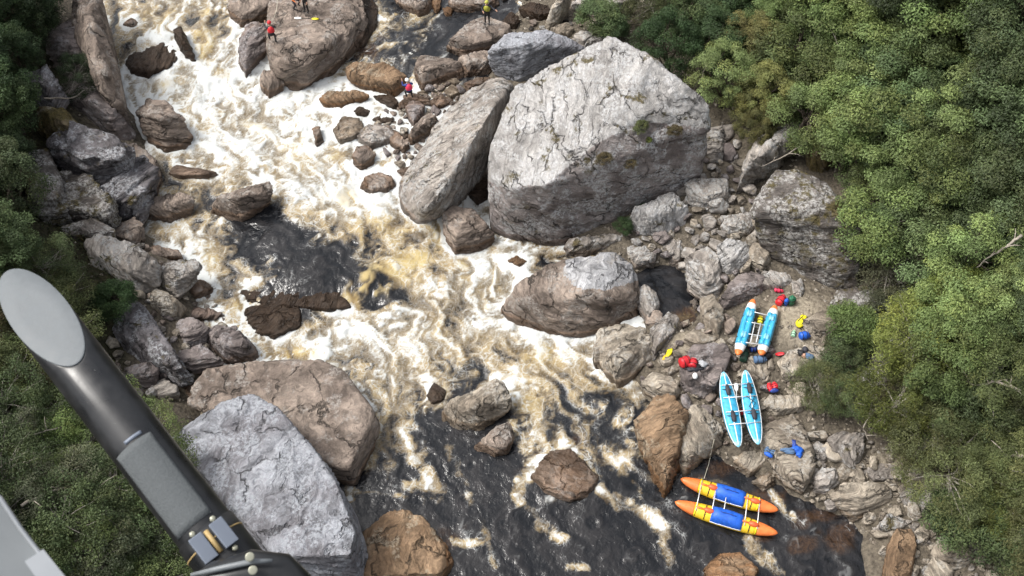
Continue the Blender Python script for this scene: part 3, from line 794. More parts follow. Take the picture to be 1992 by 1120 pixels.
R_('dark upright block below the paddler in the pink vest', 'mauve', [(790, 207), (805, 193), (825, 205), (823, 228), (806, 250), (795, 240)], hf=0.7)
R_('brown oblong boulder leaning on the long grey boulder', 'brown', [(795, 277), (810, 240), (830, 222), (849, 225), (841, 250), (822, 274), (801, 284)], hf=0.6)
R_('small pink rounded stone beneath the paddler in the pink vest', 'brown', [(774, 208), (784, 195), (794, 200), (791, 215), (779, 217)])
R_('flat reddish slab the pink-vested paddler stands on', 'brown', [(785, 186), (803, 180), (836, 199), (839, 208), (815, 207), (790, 198)], hf=0.5)
R_('rounded pinkish boulder right of the pink-vested paddler', 'brown', [(836, 196), (860, 182), (880, 194), (876, 211), (850, 217)], hf=0.5)
R_('small round tan stone below the log-shaped boulder', 'tan', [(864, 176), (880, 165), (896, 175), (894, 190), (875, 196)])
R_('smallest tan stone tucked under the log-shaped boulder', 'tan', [(870, 156), (885, 150), (896, 160), (885, 170)])
R_('thin flat stone between the blocky brown boulder and the long grey one', 'brown', [(903, 162), (930, 150), (966, 152), (942, 166), (911, 179)], hf=0.4)
R_('small golden stone just right of the pink-vested paddler', 'tan', [(812, 182), (825, 172), (833, 182), (826, 190)])
R_('low wet brown rock under the flat-topped orange boulder', 'wet', [(728, 187), (760, 184), (777, 205), (771, 216), (745, 206)], hf=0.4)
R_('tiny dark stone beside the brown oblong boulder', 'wet', [(778, 262), (792, 255), (799, 268), (788, 277)])
lg = [(775, 382, 0.9), (778, 355, 1.2), (800, 320, 1.5), (840, 258, 2.0), (872, 213, 2.4), (908, 174, 2.9), (945, 157, 3.7), (975, 154, 4.3), (994, 165, 4.2), (958, 212, 4.9), (908, 292, 4.5), (862, 366, 3.6), (832, 402, 2.8),
      (992, 200, 3.2), (968, 242, 2.4), (953, 300, 1.6), (921, 360, 1.0), (881, 406, 0.7), (816, 434, 0.5), (789, 412, 0.6)]
POLYS.append([(775, 382), (800, 320), (872, 213), (945, 157), (993, 165), (968, 240), (920, 360), (816, 432), (789, 412)])
rock_from_points('boulder', 'long pale grey boulder leaning beside the house-sized one', [P(*q) for q in lg] + [P(a, b, z) * np.array([1, 1, 0]) * 1.0 + np.array([0.6, -0.5, -0.6]) for a, b, z in lg[3:9]] + [P(a, b, -0.5) + np.array([0, 0.5, 0]) for a, b, z in lg[14:]], 'grey', 47, tilt=(0.9, 0.4, -0.7), ledge=1.0, chop=0, vox=0.09)
R_('small forked stone at the left flank of the long grey boulder', 'brown', [(774, 332), (796, 323), (803, 335), (785, 346)])
R_('blue-grey boulder behind the house-sized one', 'blue', [(953, 100), (985, 84), (1060, 60), (1100, 74), (1142, 96), (1110, 125), (1060, 142), (1010, 158), (990, 150), (966, 135), (953, 115)], h=3.0)
R_('square brown boulder wedged below the house-sized boulder', 'brown', [(862, 408), (880, 402), (920, 409), (945, 435), (962, 466), (935, 488), (885, 496), (868, 470), (862, 430)], hf=0.6)
R_('dark wedged rock in the gap left of the house-sized boulder', 'wet', [(905, 370), (920, 345), (952, 350), (953, 385), (930, 402)])
R_('dark rounded boulder right of the standing paddler in yellow', 'wet', [(1008, 16), (1030, 4), (1065, 12), (1071, 35), (1050, 41), (1020, 31)])
R_('tall leaning tan boulder above the house-sized boulder', 'tan', [(1060, 54), (1078, 15), (1090, -16), (1112, -12), (1101, 30), (1086, 52), (1066, 58)], hf=0.9)
R_('smooth yellow-tan boulder above the house-sized boulder', 'tan', [(1072, 61), (1105, 44), (1116, 55), (1106, 73), (1085, 72)])
R_('flat tan rock behind the blue-grey boulder', 'tan', [(1004, 86), (1055, 60), (1076, 62), (1060, 76), (1020, 90)], hf=0.35)
R_('grey stone at the top edge left of the green bush', 'grey', [(1113, 12), (1138, -8), (1146, 10), (1125, 23)])
R_('pale flaky rock at the top edge among the bushes', 'grey', [(1168, 22), (1198, -12), (1222, 3), (1212, 36), (1190, 46)], hf=0.7)
R_('small grey stone right of the smooth yellow-tan boulder', 'grey', [(1114, 76), (1130, 60), (1150, 62), (1156, 78), (1135, 91)])
R_('dark flat rock touching the back of the house-sized boulder', 'dark', [(1138, 94), (1155, 70), (1188, 62), (1198, 73), (1165, 90)])
R_('rounded dark stone right of the pointed standing slab', 'wet', [(978, 40), (995, 24), (1010, 40), (1004, 58), (985, 56)])
# --- middle right
R_('long brown boulder under the overhang of the house-sized boulder', 'grey', [(1100, 482), (1110, 470), (1150, 465), (1192, 460), (1222, 450), (1227, 470), (1200, 490), (1130, 502), (1105, 496)], hf=0.7)
R_('big brown boulder with a pale grey cap in mid river', 'brown', [(977, 602), (1005, 560), (1050, 530), (1100, 507), (1160, 495), (1215, 492), (1231, 510), (1239, 570), (1246, 600), (1240, 625), (1190, 642), (1130, 657), (1100, 660), (1040, 642), (990, 622)], h=2.8, tilt=(0.3, 0.2, 0.7), ledge=1.2, patch=[(1105, 490), (1250, 480), (1245, 545), (1180, 565), (1120, 560), (1095, 530)])
R_('ribbed tan-brown boulder below the pale-capped one', 'tan', [(1154, 672), (1170, 642), (1225, 632), (1255, 640), (1271, 660), (1263, 695), (1236, 730), (1205, 749), (1180, 737), (1160, 717)], hf=0.5, tilt=(0.9, 0.2, 0.3), ledge=1.5)
R_('pale upright stone between the pale-capped boulder and the still pool', 'grey', [(1235, 572), (1255, 556), (1275, 570), (1281, 590), (1275, 615), (1262, 626), (1246, 610)], hf=0.6)
R_('slanting grey block below the still pool', 'grey', [(1266, 640), (1300, 608), (1319, 615), (1315, 640), (1286, 660), (1272, 698), (1264, 690)], hf=0.6)
R_('flat grey slab at the head of the still pool', 'grey', [(1222, 482), (1250, 470), (1276, 490), (1273, 514), (1236, 522), (1225, 510)], hf=0.35)
R_('pale grey boulder beside the green moss of the overhang', 'pale', [(1222, 432), (1262, 405), (1310, 374), (1337, 400), (1331, 440), (1290, 457), (1250, 456)], hf=0.6)
R_('smooth grey boulder with a dark spot above the still pool', 'grey', [(1284, 472), (1310, 455), (1341, 449), (1339, 490), (1321, 523), (1300, 511)], hf=0.6)
R_('square pale grey block right of the house-sized boulder', 'grey', [(1335, 358), (1350, 349), (1415, 350), (1419, 385), (1410, 402), (1370, 411), (1338, 396)], hf=0.6)
R_('tall grey stone against the right end of the house-sized boulder', 'grey', [(1369, 252), (1404, 245), (1413, 290), (1405, 316), (1385, 317), (1374, 290)], hf=0.8)
R_('long slab leaning down out of the trees', 'grey', [(1430, 380), (1438, 350), (1445, 320), (1480, 270), (1515, 245), (1560, 239), (1567, 253), (1532, 300), (1495, 336), (1448, 374)], h=2.4, tilt=(0.7, 0.5, 0.8))
R_('round brown moss-covered boulder under the trees', 'mossy', [(1567, 272), (1585, 240), (1615, 231), (1642, 258), (1637, 310), (1602, 336), (1575, 326)], hf=0.8)
R_('large dark boulder splashed with white lichen at the forest edge', 'dark', [(1471, 412), (1490, 360), (1510, 331), (1545, 329), (1592, 350), (1640, 408), (1652, 470), (1672, 520), (1662, 556), (1630, 558), (1560, 531), (1510, 501), (1480, 470)], h=4.2, ledge=0.9, vox=0.1)
R_('flat pale block left of the lichen-splashed boulder', 'grey', [(1404, 442), (1414, 420), (1460, 414), (1469, 440), (1456, 456), (1415, 453)])
R_('tall speckled boulder at the right of the still pool', 'grey', [(1333, 502), (1380, 479), (1396, 500), (1409, 560), (1401, 581), (1366, 582), (1340, 562)], hf=0.6)
R_('pale faceted boulder above the tall speckled one', 'pale', [(1397, 477), (1415, 465), (1450, 470), (1459, 495), (1446, 526), (1415, 531), (1398, 511)], hf=0.6)
R_('brown-grey boulder touching the lichen-splashed boulder', 'tan', [(1454, 492), (1470, 471), (1490, 480), (1498, 510), (1481, 531), (1460, 516)], hf=0.6)
R_('smooth dark boulder above the tip of the white and blue raft', 'mauve', [(1398, 584), (1430, 540), (1460, 527), (1487, 540), (1482, 570), (1440, 592), (1410, 602)], hf=0.45)
R_('flat layered grey rock above the red bag', 'grey', [(1471, 542), (1500, 527), (1535, 534), (1542, 552), (1510, 566), (1480, 561)])
R_('rounded grey stone right of the flat layered rock', 'grey', [(1540, 548), (1558, 544), (1566, 566), (1557, 578), (1544, 570)])
R_('upright speckled stone in the shallow end of the pool', 'tan', [(1364, 582), (1385, 573), (1406, 600), (1409, 630), (1396, 656), (1375, 640), (1366, 612)], hf=0.6)
R_('flat tan rock with a shadowed edge beside the pool', 'tan', [(1328, 662), (1350, 640), (1396, 655), (1388, 668), (1350, 674)], hf=0.35)
R_('small grey finger-shaped stone in the pool', 'grey', [(1342, 586), (1354, 580), (1361, 605), (1351, 616), (1343, 606)], hf=0.7)
R_('dark layered boulder with the red gear on it', 'mauve', [(1325, 722), (1336, 690), (1352, 672), (1412, 670), (1420, 690), (1394, 738), (1386, 772), (1358, 771), (1330, 757)], h=1.2, flat=True, tilt=(0.8, 0.3, 0.1), ledge=1.8)
R_('golden brown boulder above the white foam patch', 'tan', [(1244, 746), (1270, 724), (1305, 734), (1323, 765), (1310, 781), (1280, 776), (1258, 764)], hf=0.5)
R_('small mottled stone with the yellow strap on it', 'tan', [(1280, 702), (1290, 679), (1311, 690), (1308, 711), (1290, 716)])
R_('small pale stone left of the red gear', 'tan', [(1289, 722), (1320, 707), (1327, 720), (1302, 732)])
R_('large golden brown boulder above the orange raft', 'rust', [(1231, 816), (1275, 776), (1310, 770), (1336, 800), (1333, 850), (1321, 920), (1292, 970), (1270, 936), (1254, 880)], h=1.9, tilt=(1.2, 0.6, 0.2), ledge=1.4)
R_('pale tan boulder with the tether rope, left of the blue raft', 'tan', [(1318, 832), (1345, 790), (1370, 795), (1406, 835), (1401, 866), (1362, 895), (1332, 926), (1312, 910)], hf=0.6)
R_('pale flat boulder under the tail of the blue raft', 'tan', [(1428, 897), (1450, 878), (1496, 874), (1502, 895), (1481, 920), (1455, 926), (1434, 911)], hf=0.5)
R_('small striped stone at the water above the orange raft', 'tan', [(1464, 937), (1495, 917), (1509, 930), (1506, 945), (1485, 956)])
R_('large flat tan boulder with the blue clothing laid on it', 'tan', [(1478, 832), (1545, 806), (1562, 830), (1577, 870), (1582, 930), (1560, 960), (1530, 946), (1506, 921), (1500, 890), (1482, 862)], h=1.2, flat=True)
R_('oblong tan boulder below the striped life jacket', 'tan', [(1484, 787), (1500, 768), (1555, 769), (1573, 785), (1551, 804), (1510, 808)], hf=0.55)
R_('round pale stone right of the boulder with blue clothing', 'grey', [(1575, 872), (1590, 859), (1610, 869), (1613, 885), (1600, 901), (1582, 891)], hf=0.6)
R_('dark triangular boulder under the overhanging bush', 'grey', [(1609, 852), (1630, 841), (1680, 845), (1679, 880), (1660, 909), (1638, 898)], hf=0.5)
R_('square grey stone at the waterline right of the blue clothing', 'grey', [(1583, 927), (1600, 909), (1625, 914), (1631, 940), (1610, 959), (1585, 956)], hf=0.6)
R_('small pale pointed stone beside the square grey one', 'tan', [(1624, 922), (1640, 902), (1656, 920), (1646, 941), (1627, 941)])
R_('large pale boulder at the bend of the lower shore', 'tan', [(1619, 967), (1640, 940), (1690, 937), (1731, 950), (1736, 975), (1700, 990), (1660, 1011), (1638, 996)], hf=0.6)
R_('dark grey boulder behind the tall orange stone', 'grey', [(1698, 1032), (1730, 1000), (1772, 1014), (1752, 1035), (1715, 1040)], hf=0.5)
R_('tall orange stone at the bottom of the shore', 'rust', [(1717, 1112), (1730, 1060), (1745, 1031), (1771, 1032), (1779, 1060), (1766, 1132), (1720, 1142)], hf=0.6)
R_('pale pink speckled boulder at the bottom right', 'tan', [(1811, 1077), (1830, 1045), (1860, 1049), (1892, 1085), (1886, 1101), (1850, 1112), (1820, 1102)], hf=0.6)
R_('tan boulder cut by the bottom edge below the pink one', 'tan', [(1796, 1125), (1815, 1080), (1850, 1100), (1854, 1140), (1800, 1145)], hf=0.5)
R_('dark brown block right of the pale pink boulder', 'mauve', [(1869, 1062), (1895, 1034), (1930, 1049), (1947, 1085), (1920, 1088), (1890, 1072)], hf=0.6)
R_('small brown stone leaning on the dark block', 'tan', [(1859, 1052), (1880, 1029), (1896, 1035), (1886, 1051), (1868, 1060)])
R_('pale stone right of the dark grey lower boulder', 'tan', [(1780, 1035), (1795, 1020), (1808, 1040), (1800, 1060), (1785, 1055)])
R_('flat pale slab behind the large pale shore boulder', 'grey', [(1680, 915), (1710, 902), (1748, 905), (1742, 932), (1700, 936)], hf=0.25)
R_('broad pale slab right of the shore bend', 'grey', [(1782, 970), (1800, 948), (1838, 945), (1832, 982), (1795, 1000)], hf=0.25)
R_('grey stone beneath the bush right of the large pale boulder', 'grey', [(1752, 962), (1770, 946), (1788, 965), (1775, 988), (1758, 982)])
R_('speckled boulder right of the yellow backpack', 'tan', [(1563, 622), (1600, 604), (1632, 620), (1627, 660), (1602, 674), (1570, 656)], hf=0.65)
R_('mossy-topped boulder below the lichen-splashed boulder', 'dark', [(1613, 602), (1630, 565), (1690, 557), (1742, 580), (1737, 602), (1690, 627), (1640, 620)], hf=0.6)
R_('grey boulder half hidden by the right bank bushes', 'dark', [(1670, 672), (1700, 640), (1745, 650), (1772, 690), (1750, 717), (1700, 722), (1677, 700)], hf=0.6)
R_('pale layered boulder behind the round green bush', 'grey', [(1643, 737), (1680, 711), (1725, 719), (1730, 750), (1700, 772), (1658, 772)], hf=0.6, ledge=1.6)
R_('rough tan boulder with clothes and helmet on it', 'tan', [(1513, 702), (1535, 685), (1580, 667), (1628, 690), (1622, 722), (1570, 742), (1530, 742)], hf=0.5)
R_('small blocky pale stone between the two blue rafts', 'tan', [(1453, 716), (1470, 702), (1495, 705), (1501, 720), (1485, 746), (1470, 736)])
R_('pale stone showing among the right bank trees', 'pale', [(1848, 714), (1870, 704), (1893, 735), (1886, 750), (1858, 740)], lift=1.0)
# --- in the river
R_('dark brown block standing in the foam by the left bank', 'brown', [(267, 212), (290, 195), (320, 199), (356, 234), (373, 270), (360, 291), (322, 299), (295, 281), (274, 245)], hf=0.7)
R_('long low brown rock in the water by the left bank', 'brown', [(328, 336), (345, 322), (385, 327), (422, 340), (400, 349), (350, 350)], hf=0.5)
R_('rounded mottled brown boulder by the left bank', 'brown', [(282, 407), (300, 385), (350, 375), (376, 385), (371, 416), (332, 433), (290, 427)], hf=0.6)
R_('tilted reddish-brown boulder above the dark eddy', 'brown', [(413, 412), (450, 385), (490, 360), (525, 351), (532, 375), (510, 402), (472, 431), (445, 426)], hf=0.7, tilt=(0.4, 0.5, 0.5))
R_('ribbed brown boulder in the lower river, larger of the pair', 'tan', [(863, 797), (910, 765), (965, 737), (987, 750), (996, 775), (985, 802), (932, 842), (890, 834), (865, 817)], hf=0.6, tilt=(0.6, 0.3, 0.5), ledge=1.4)
R_('small faceted brown boulder under the ribbed one', 'brown', [(926, 870), (968, 830), (990, 822), (999, 850), (986, 886), (960, 890)], hf=0.5)
R_('low wet reddish boulder barely above the lower river', 'brown', [(1037, 930), (1055, 890), (1072, 874), (1110, 870), (1162, 926), (1156, 956), (1110, 979), (1060, 961)], h=0.55)
R_('huge flat brown slab at the left of the lower river', 'brown', [(366, 784), (374, 752), (398, 720), (490, 702), (620, 699), (660, 718), (732, 820), (722, 870), (692, 946), (660, 942), (600, 890), (480, 850)], h=1.7, flat=True, tilt=(0.1, 0.05, 0.3), ledge=0.5, chop=0)
R_('large blue-grey lichened boulder beside the landing skid', 'blue', [(328, 847), (430, 790), (490, 771), (532, 790), (592, 850), (642, 920), (692, 1010), (714, 1090), (702, 1135), (560, 1150), (480, 1065), (390, 955)], h=3.2, flat=True, tilt=(0.3, 0.2, 0.6), vox=0.09, chop=1)
R_('orange-edged brown boulder at the bottom of the river', 'rust', [(703, 1042), (740, 1005), (780, 991), (815, 1000), (872, 1060), (884, 1092), (862, 1140), (700, 1140)], h=1.1)
R_('reddish boulder cut by the bottom edge below the orange raft', 'rust', [(1368, 1112), (1400, 1077), (1440, 1074), (1472, 1110), (1466, 1136), (1370, 1140)], h=0.6)
R_('submerged amber stone below the house-sized boulder', 'rust', [(988, 506), (1005, 498), (1024, 508), (1010, 521)], h=0.3)
R_('small brown rock poking from the foam at the top left', 'brown', [(241, 47), (255, 36), (272, 50), (270, 60), (256, 63)], hf=0.7)
R_('black upright rock splitting the white water at the top', 'wet', [(337, 60), (352, 52), (372, 95), (380, 120), (362, 114), (345, 85)], hf=0.9)
R_('dark wet dome of rock with water sheeting over it', 'wet', [(245, 128), (262, 95), (300, 78), (335, 90), (345, 112), (330, 138), (290, 148), (258, 146)], h=0.5)
R_('dark wet ledge below the dark eddy', 'wet', [(455, 575), (500, 548), (560, 540), (625, 548), (662, 570), (684, 600), (640, 607), (560, 585), (490, 594)], h=0.36, lift=-0.08)
R_('black wet boulder below the dark ledge', 'wet', [(478, 604), (535, 580), (578, 598), (588, 638), (535, 662), (492, 642)], h=0.42)
R_('sunken brown rock in the rapid left of the ribbed boulder', 'wet', [(830, 770), (845, 745), (865, 760), (862, 783), (840, 788)], h=0.35)
# --- left bank
R_('pinkish rock wall of the upper left bank', 'brown', [(140, -30), (192, -34), (206, 60), (234, 168), (252, 245), (222, 246), (178, 150), (140, 60)], h=4.0, lift=0.2, tilt=(0.2, 0.9, 0.1), ledge=1.8)
R_('grey scored bedrock below the pinkish wall', 'mauve', [(84, 192), (150, 138), (200, 168), (240, 228), (262, 262), (240, 275), (200, 262), (130, 228)], h=2.4, tilt=(0.3, 0.4, 0.2))
R_('brown mossy hump of bedrock at the left', 'mossy', [(76, 208), (128, 214), (160, 256), (158, 284), (112, 285), (76, 252)], h=1.8, lift=0.6)
R_('upper purple-grey bedrock slab on the left bank', 'violet', [(126, 236), (200, 256), (264, 284), (252, 345), (180, 356), (104, 322)], h=1.9, flat=True, lift=0.5, ledge=1.5)
R_('purple-grey bedrock slab sloping to the rapid on the left bank', 'violet', [(168, 332), (258, 296), (310, 330), (304, 382), (276, 432), (218, 426)], h=1.7, flat=True, lift=0.2, ledge=1.5)
R_('dark cracked bedrock slab below the purple-grey slabs', 'dark', [(92, 330), (180, 342), (236, 420), (226, 454), (146, 442)], h=1.6, flat=True, lift=0.3, ledge=1.5)
R_('dark brown wet rim along the purple-grey bedrock', 'brown', [(240, 285), (262, 278), (305, 312), (314, 345), (300, 400), (285, 420), (280, 380), (288, 330)], hf=0.6)
R_('reddish flat rock at the foot of the purple-grey bedrock', 'brown', [(212, 445), (260, 424), (278, 436), (280, 464), (258, 478), (218, 472)], hf=0.4)
R_('large smooth grey boulder on the left bank', 'grey', [(166, 472), (190, 457), (250, 472), (300, 498), (314, 520), (306, 552), (270, 572), (230, 558), (186, 524)], h=1.6, ledge=1.3)
R_('layered brown boulder right of the smooth grey one', 'grey', [(307, 528), (325, 506), (375, 504), (392, 516), (368, 548), (346, 577), (320, 567), (308, 550)], hf=0.5, ledge=1.6)
R_('rounded brown stone below the layered brown boulder', 'brown', [(358, 567), (375, 545), (396, 544), (414, 560), (407, 578), (380, 585)], hf=0.5)
R_('angular brown boulder with a pale side on the left bank', 'tan', [(289, 576), (300, 562), (325, 569), (360, 598), (348, 616), (315, 617), (295, 602)], hf=0.55)
R_('dark layered wedge pointing to the rapid', 'mauve', [(357, 617), (370, 596), (410, 601), (438, 616), (410, 624), (380, 629)], hf=0.5, ledge=1.6)
R_('round lumpy boulder behind the dark striated block', 'mauve', [(343, 625), (375, 616), (405, 636), (398, 668), (366, 678), (346, 655)], hf=0.5)
R_('dark striated block at the head of the flat slab', 'mauve', [(398, 642), (420, 632), (462, 645), (492, 675), (503, 696), (470, 707), (440, 711), (413, 682)], hf=0.6, ledge=1.6)
R_('flat pinkish rock above the flat slab', 'mauve', [(333, 697), (390, 668), (432, 706), (375, 724), (350, 714)], hf=0.4)
R_('long purple-grey ridge beside the skid', 'violet', [(186, 562), (238, 553), (276, 590), (302, 622), (342, 682), (378, 742), (356, 753), (290, 714), (238, 694), (210, 640)], h=1.6, tilt=(0.3, 0.2, 0.9))
R_('dark shadowed boulder beside the skid', 'mauve', [(243, 717), (290, 704), (308, 720), (302, 746), (275, 757), (253, 742)], hf=0.5)
R_('flat broken stone below the dark shadowed boulder', 'grey', [(288, 757), (320, 737), (342, 750), (347, 771), (310, 778)], hf=0.4)
R_('brown wedge between the ridge and the flat slab', 'brown', [(352, 742), (392, 754), (432, 786), (400, 803), (366, 782)], hf=0.4)
R_('brown splinter above the layered brown boulder', 'brown', [(286, 487), (300, 476), (345, 488), (354, 504), (312, 508)], hf=0.4)
R_('weathered bedrock shelf behind the pinkish rock wall', 'mauve', [(92, 62), (148, 36), (184, 118), (192, 172), (150, 158), (96, 116)], h=2.2, lift=0.5, ledge=1.6)
R_('dark lichened bedrock below the brown mossy hump', 'dark', [(30, 300), (96, 286), (120, 350), (142, 430), (90, 444), (40, 384)], h=2.0, lift=0.3, ledge=1.4)
R_('broken dark rock splashed with white above the smooth grey boulder', 'dark', [(112, 444), (180, 424), (228, 450), (216, 484), (150, 482)], h=1.2)
R_('grey ledge under the dark trees at the left', 'violet', [(40, 150), (92, 128), (130, 190), (112, 215), (52, 205)], h=1.8, lift=0.5)
build_water()
# ================================================================== loose stones
def stone_proto(i):
    rs = random.Random(900 + i)
    pts = []
    sx, sy, sz = 1.0, rs.uniform(0.6, 0.95), rs.uniform(0.45, 0.75)
    for k in range(13):
        v = Vector((rs.gauss(0, 1), rs.gauss(0, 1), rs.gauss(0, 1))).normalized() * rs.uniform(0.85, 1.05) * 0.5
        pts.append((v.x * sx, v.y * sy, v.z * sz))
    o = rock_from_points('stone', 'x', pts, 'tan', 900 + i, ledge=0.5, vox=0.06, wetz=0.0, rough=0.8)
    ROCKS.pop()
    me = o.data
    bpy.data.objects.remove(o)
    return me
STONES = [stone_proto(i) for i in range(10)]
stone_variants = {}
def stone_mesh(i, mat):
    k = (i, mat)
    if k not in stone_variants:
        me = STONES[i].copy(); me.materials.clear(); me.materials.append(RM[mat]); stone_variants[k] = me
    return stone_variants[k]

ZONES = [
    ('stone in the rubble right of the house-sized boulder', 'rubble right of the house-sized boulder', [(1225, 470), (1340, 330), (1380, 250), (1440, 250), (1440, 330), (1475, 420), (1490, 540), (1400, 560), (1330, 520), (1240, 480)], 85, ('grey', 'grey', 'tan', 'mauve'), 19, 58, []),
    ('stone on the landing beach around the blue rafts', 'stones on the landing beach', [(1235, 620), (1300, 600), (1420, 590), (1500, 690), (1620, 690), (1660, 790), (1560, 815), (1480, 830), (1420, 880), (1330, 790), (1240, 745)], 70, ('tan', 'tan', 'brown', 'mauve'), 17, 50, [(1490, 580, 1620, 680)]),
    ('stone on the lower right shore', 'stones of the lower right shore', [(1575, 850), (1690, 850), (1800, 930), (1990, 1100), (1990, 1135), (1745, 1135), (1690, 1020), (1560, 960)], 85, ('tan', 'grey', 'tan', 'tan'), 15, 50, []),
    ('stone in the cluster above the house-sized boulder', 'stones above the house-sized boulder', [(975, -10), (1230, -20), (1200, 60), (1060, 62), (990, 92)], 32, ('tan', 'grey', 'brown', 'wet'), 12, 28, []),
    ('stone among the left bank boulders', 'stones of the left bank', [(270, 470), (330, 500), (430, 600), (505, 700), (400, 740), (330, 770), (240, 770), (200, 560)], 45, ('grey', 'mauve', 'brown', 'tan'), 13, 40, []),
    ('stone wedged beside the long grey boulder', 'stones beside the long grey boulder', [(760, 210), (850, 165), (900, 165), (905, 180), (840, 250), (790, 330), (750, 300), (730, 240)], 48, ('brown', 'brown', 'mauve', 'tan'), 13, 32, []),
]
def build_stones():
    rs = random.Random(5)
    for lab, grp, poly, n, mats, s0, s1, free in ZONES:
        xs = [p[0] for p in poly]; ys = [p[1] for p in poly]
        placed = []; tries = 0
        while len(placed) < n and tries < n * 60:
            tries += 1
            x, y = rs.uniform(min(xs), max(xs)), rs.uniform(min(ys), max(ys))
            if not inpoly(x, y, poly): continue
            if any(a < x < c and b < y < d for a, b, c, d in free) and rs.random() < 0.93: continue
            if any(inpoly(x, y, q) for q in POLYS): continue
            sz = s0 + (s1 - s0) * rs.random() ** 1.8 * (1 - 0.5 * tries / (n * 60))
            if any(math.hypot(x - a, (y - b) * 1.15) < 0.34 * (sz + c) for a, b, c in placed): continue
            placed.append((x, y, sz))
            g = hit(x, y)
            s = FPX / ((CAMZ - g[2]) / -ray(x, y)[2])
            mt = rs.choice(mats); o = bpy.data.objects.new('stone', stone_mesh(rs.randrange(10), mt)); COL.objects.link(o)
            d = 1.15 * sz / s
            o.scale = (d * rs.uniform(0.9, 1.2), d * rs.uniform(0.85, 1.1), d * rs.uniform(0.8, 1.15))
            o.rotation_euler = (rs.uniform(-0.35, 0.35), rs.uniform(-0.35, 0.35), rs.uniform(0, 6.28))
            o.location = (g[0], g[1], g[2] + 0.12 * d)
            tag(o, '%s %s %s' % ('small' if sz < s0 + 5 else 'larger' if sz > s0 + 13 else 'mid-sized', {'tan': 'tan', 'grey': 'grey', 'mauve': 'mauve-brown', 'brown': 'brown', 'wet': 'wet dark'}[mt], lab), 'stone', grp)
build_stones()

def build_gravel():
    rs = np.random.default_rng(3)
    base = np.array([(1, 0, 0), (-1, 0, 0), (0, 1, 0), (0, -1, 0), (0, 0, 0.7), (0, 0, -0.7)], float)
    fac = np.array([(0, 2, 4), (2, 1, 4), (1, 3, 4), (3, 0, 4), (2, 0, 5), (1, 2, 5), (3, 1, 5), (0, 3, 5)])
    V, Fs, k = [], [], 0
    while k < 4200:
        y = rs.uniform(15, 62); sr = float(np.interp(y, *SR)); tr = float(np.interp(y, *TR)); sl = float(np.interp(y, *SL))
        x = rs.uniform(sr, tr + 1.5) if rs.random() < 0.85 else rs.uniform(sl - 5, sl)
        V.append((x, y)); k += 1
    V = np.array(V); Z = terrain(V[:, 0], V[:, 1])
    n = len(V); sz = rs.uniform(0.05, 0.17, n) * (0.6 + 0.9 * rs.random(n) ** 3)
    jit = 1 + rs.uniform(-0.35, 0.35, (n, 6, 3))
    a = rs.uniform(0, 6.28, n); ca, sa = np.cos(a)[:, None], np.sin(a)[:, None]
    pv = base[None] * jit * sz[:, None, None]
    qv = np.stack([pv[..., 0] * ca - pv[..., 1] * sa, pv[..., 0] * sa + pv[..., 1] * ca, pv[..., 2]], -1)
    qv += np.stack([V[:, 0], V[:, 1], Z + sz * 0.2], -1)[:, None, :]
    f = (fac[None] + (np.arange(n) * 6)[:, None, None]).reshape(-1, 3)
    me = npmesh('gravel', qv.reshape(-1, 3), f, False, RM['tan'])
    addattr(me, 'wet', np.zeros(n * 6))
    tag(link('gravel', me), 'small pale gravel between the boulders of both banks', 'gravel', kind='stuff')
build_gravel()

# ================================================================== placing things on what is already built
bpy.context.view_layer.update()
_dg = bpy.context.evaluated_depsgraph_get()
def on(px, py):
    d = Vector(ray(px, py)).normalized()
    ok, loc, nor, idx, ob, mt = scene.ray_cast(_dg, Vector(CAMP) + d * 15, d)
    return (loc, nor) if ok else (Vector(hit(px, py)), Vector((0, 0, 1)))

C = {
    'cyan': plain('cyan_raft_fabric', (0.05, 0.37, 0.60), 0.35, 0.15), 'cyanlight': plain('pale_cyan_fabric', (0.22, 0.55, 0.72), 0.4, 0.15),
    'white': plain('white_fabric', (0.78, 0.78, 0.76), 0.45, 0.06), 'orange': plain('orange_fabric', (0.78, 0.20, 0.05), 0.4, 0.12),
    'yellow': plain('yellow_fabric', (0.82, 0.54, 0.03), 0.4, 0.1), 'lemon': plain('lemon_fabric', (0.78, 0.66, 0.02), 0.45, 0.1),
    'coral': plain('coral_fabric', (0.70, 0.12, 0.04), 0.45, 0.1), 'blue': plain('blue_cover', (0.015, 0.11, 0.55), 0.5, 0.2), 'navy': plain('navy_fabric', (0.02, 0.05, 0.25), 0.6, 0.2),
    'slate': plain('slate_blue_fabric', (0.09, 0.16, 0.28), 0.8, 0.2), 'red': plain('red_fabric', (0.62, 0.02, 0.03), 0.5, 0.15), 'pink': plain('pink_red_fabric', (0.75, 0.04, 0.10), 0.55, 0.1),
    'green': plain('dark_green_fabric', (0.015, 0.12, 0.06), 0.5, 0.2), 'deepgreen': plain('deep_green_fabric', (0.012, 0.05, 0.03), 0.5, 0.2), 'mint': plain('mint_plastic', (0.35, 0.62, 0.40), 0.4, 0.1),
    'black': plain('black_webbing', (0.012, 0.012, 0.014), 0.6, 0.2), 'charcoal': plain('charcoal_padding', (0.035, 0.035, 0.045), 0.7, 0.2), 'grey': plain('grey_cloth', (0.36, 0.37, 0.39), 0.85, 0.15),
    'pole': plain('bare_aluminium_pole', (0.72, 0.72, 0.72), 0.35, 0.05, 0.3), 'skin': plain('skin', (0.45, 0.26, 0.18), 0.55, 0.08), 'rope': plain('pale_rope', (0.55, 0.52, 0.42), 0.8, 0.1),
    'wood': plain('weathered_wood', (0.30, 0.265, 0.22), 0.85, 0.25, scale=9), 'olive': plain('olive_yellow_fabric', (0.42, 0.42, 0.06), 0.6, 0.15),
}

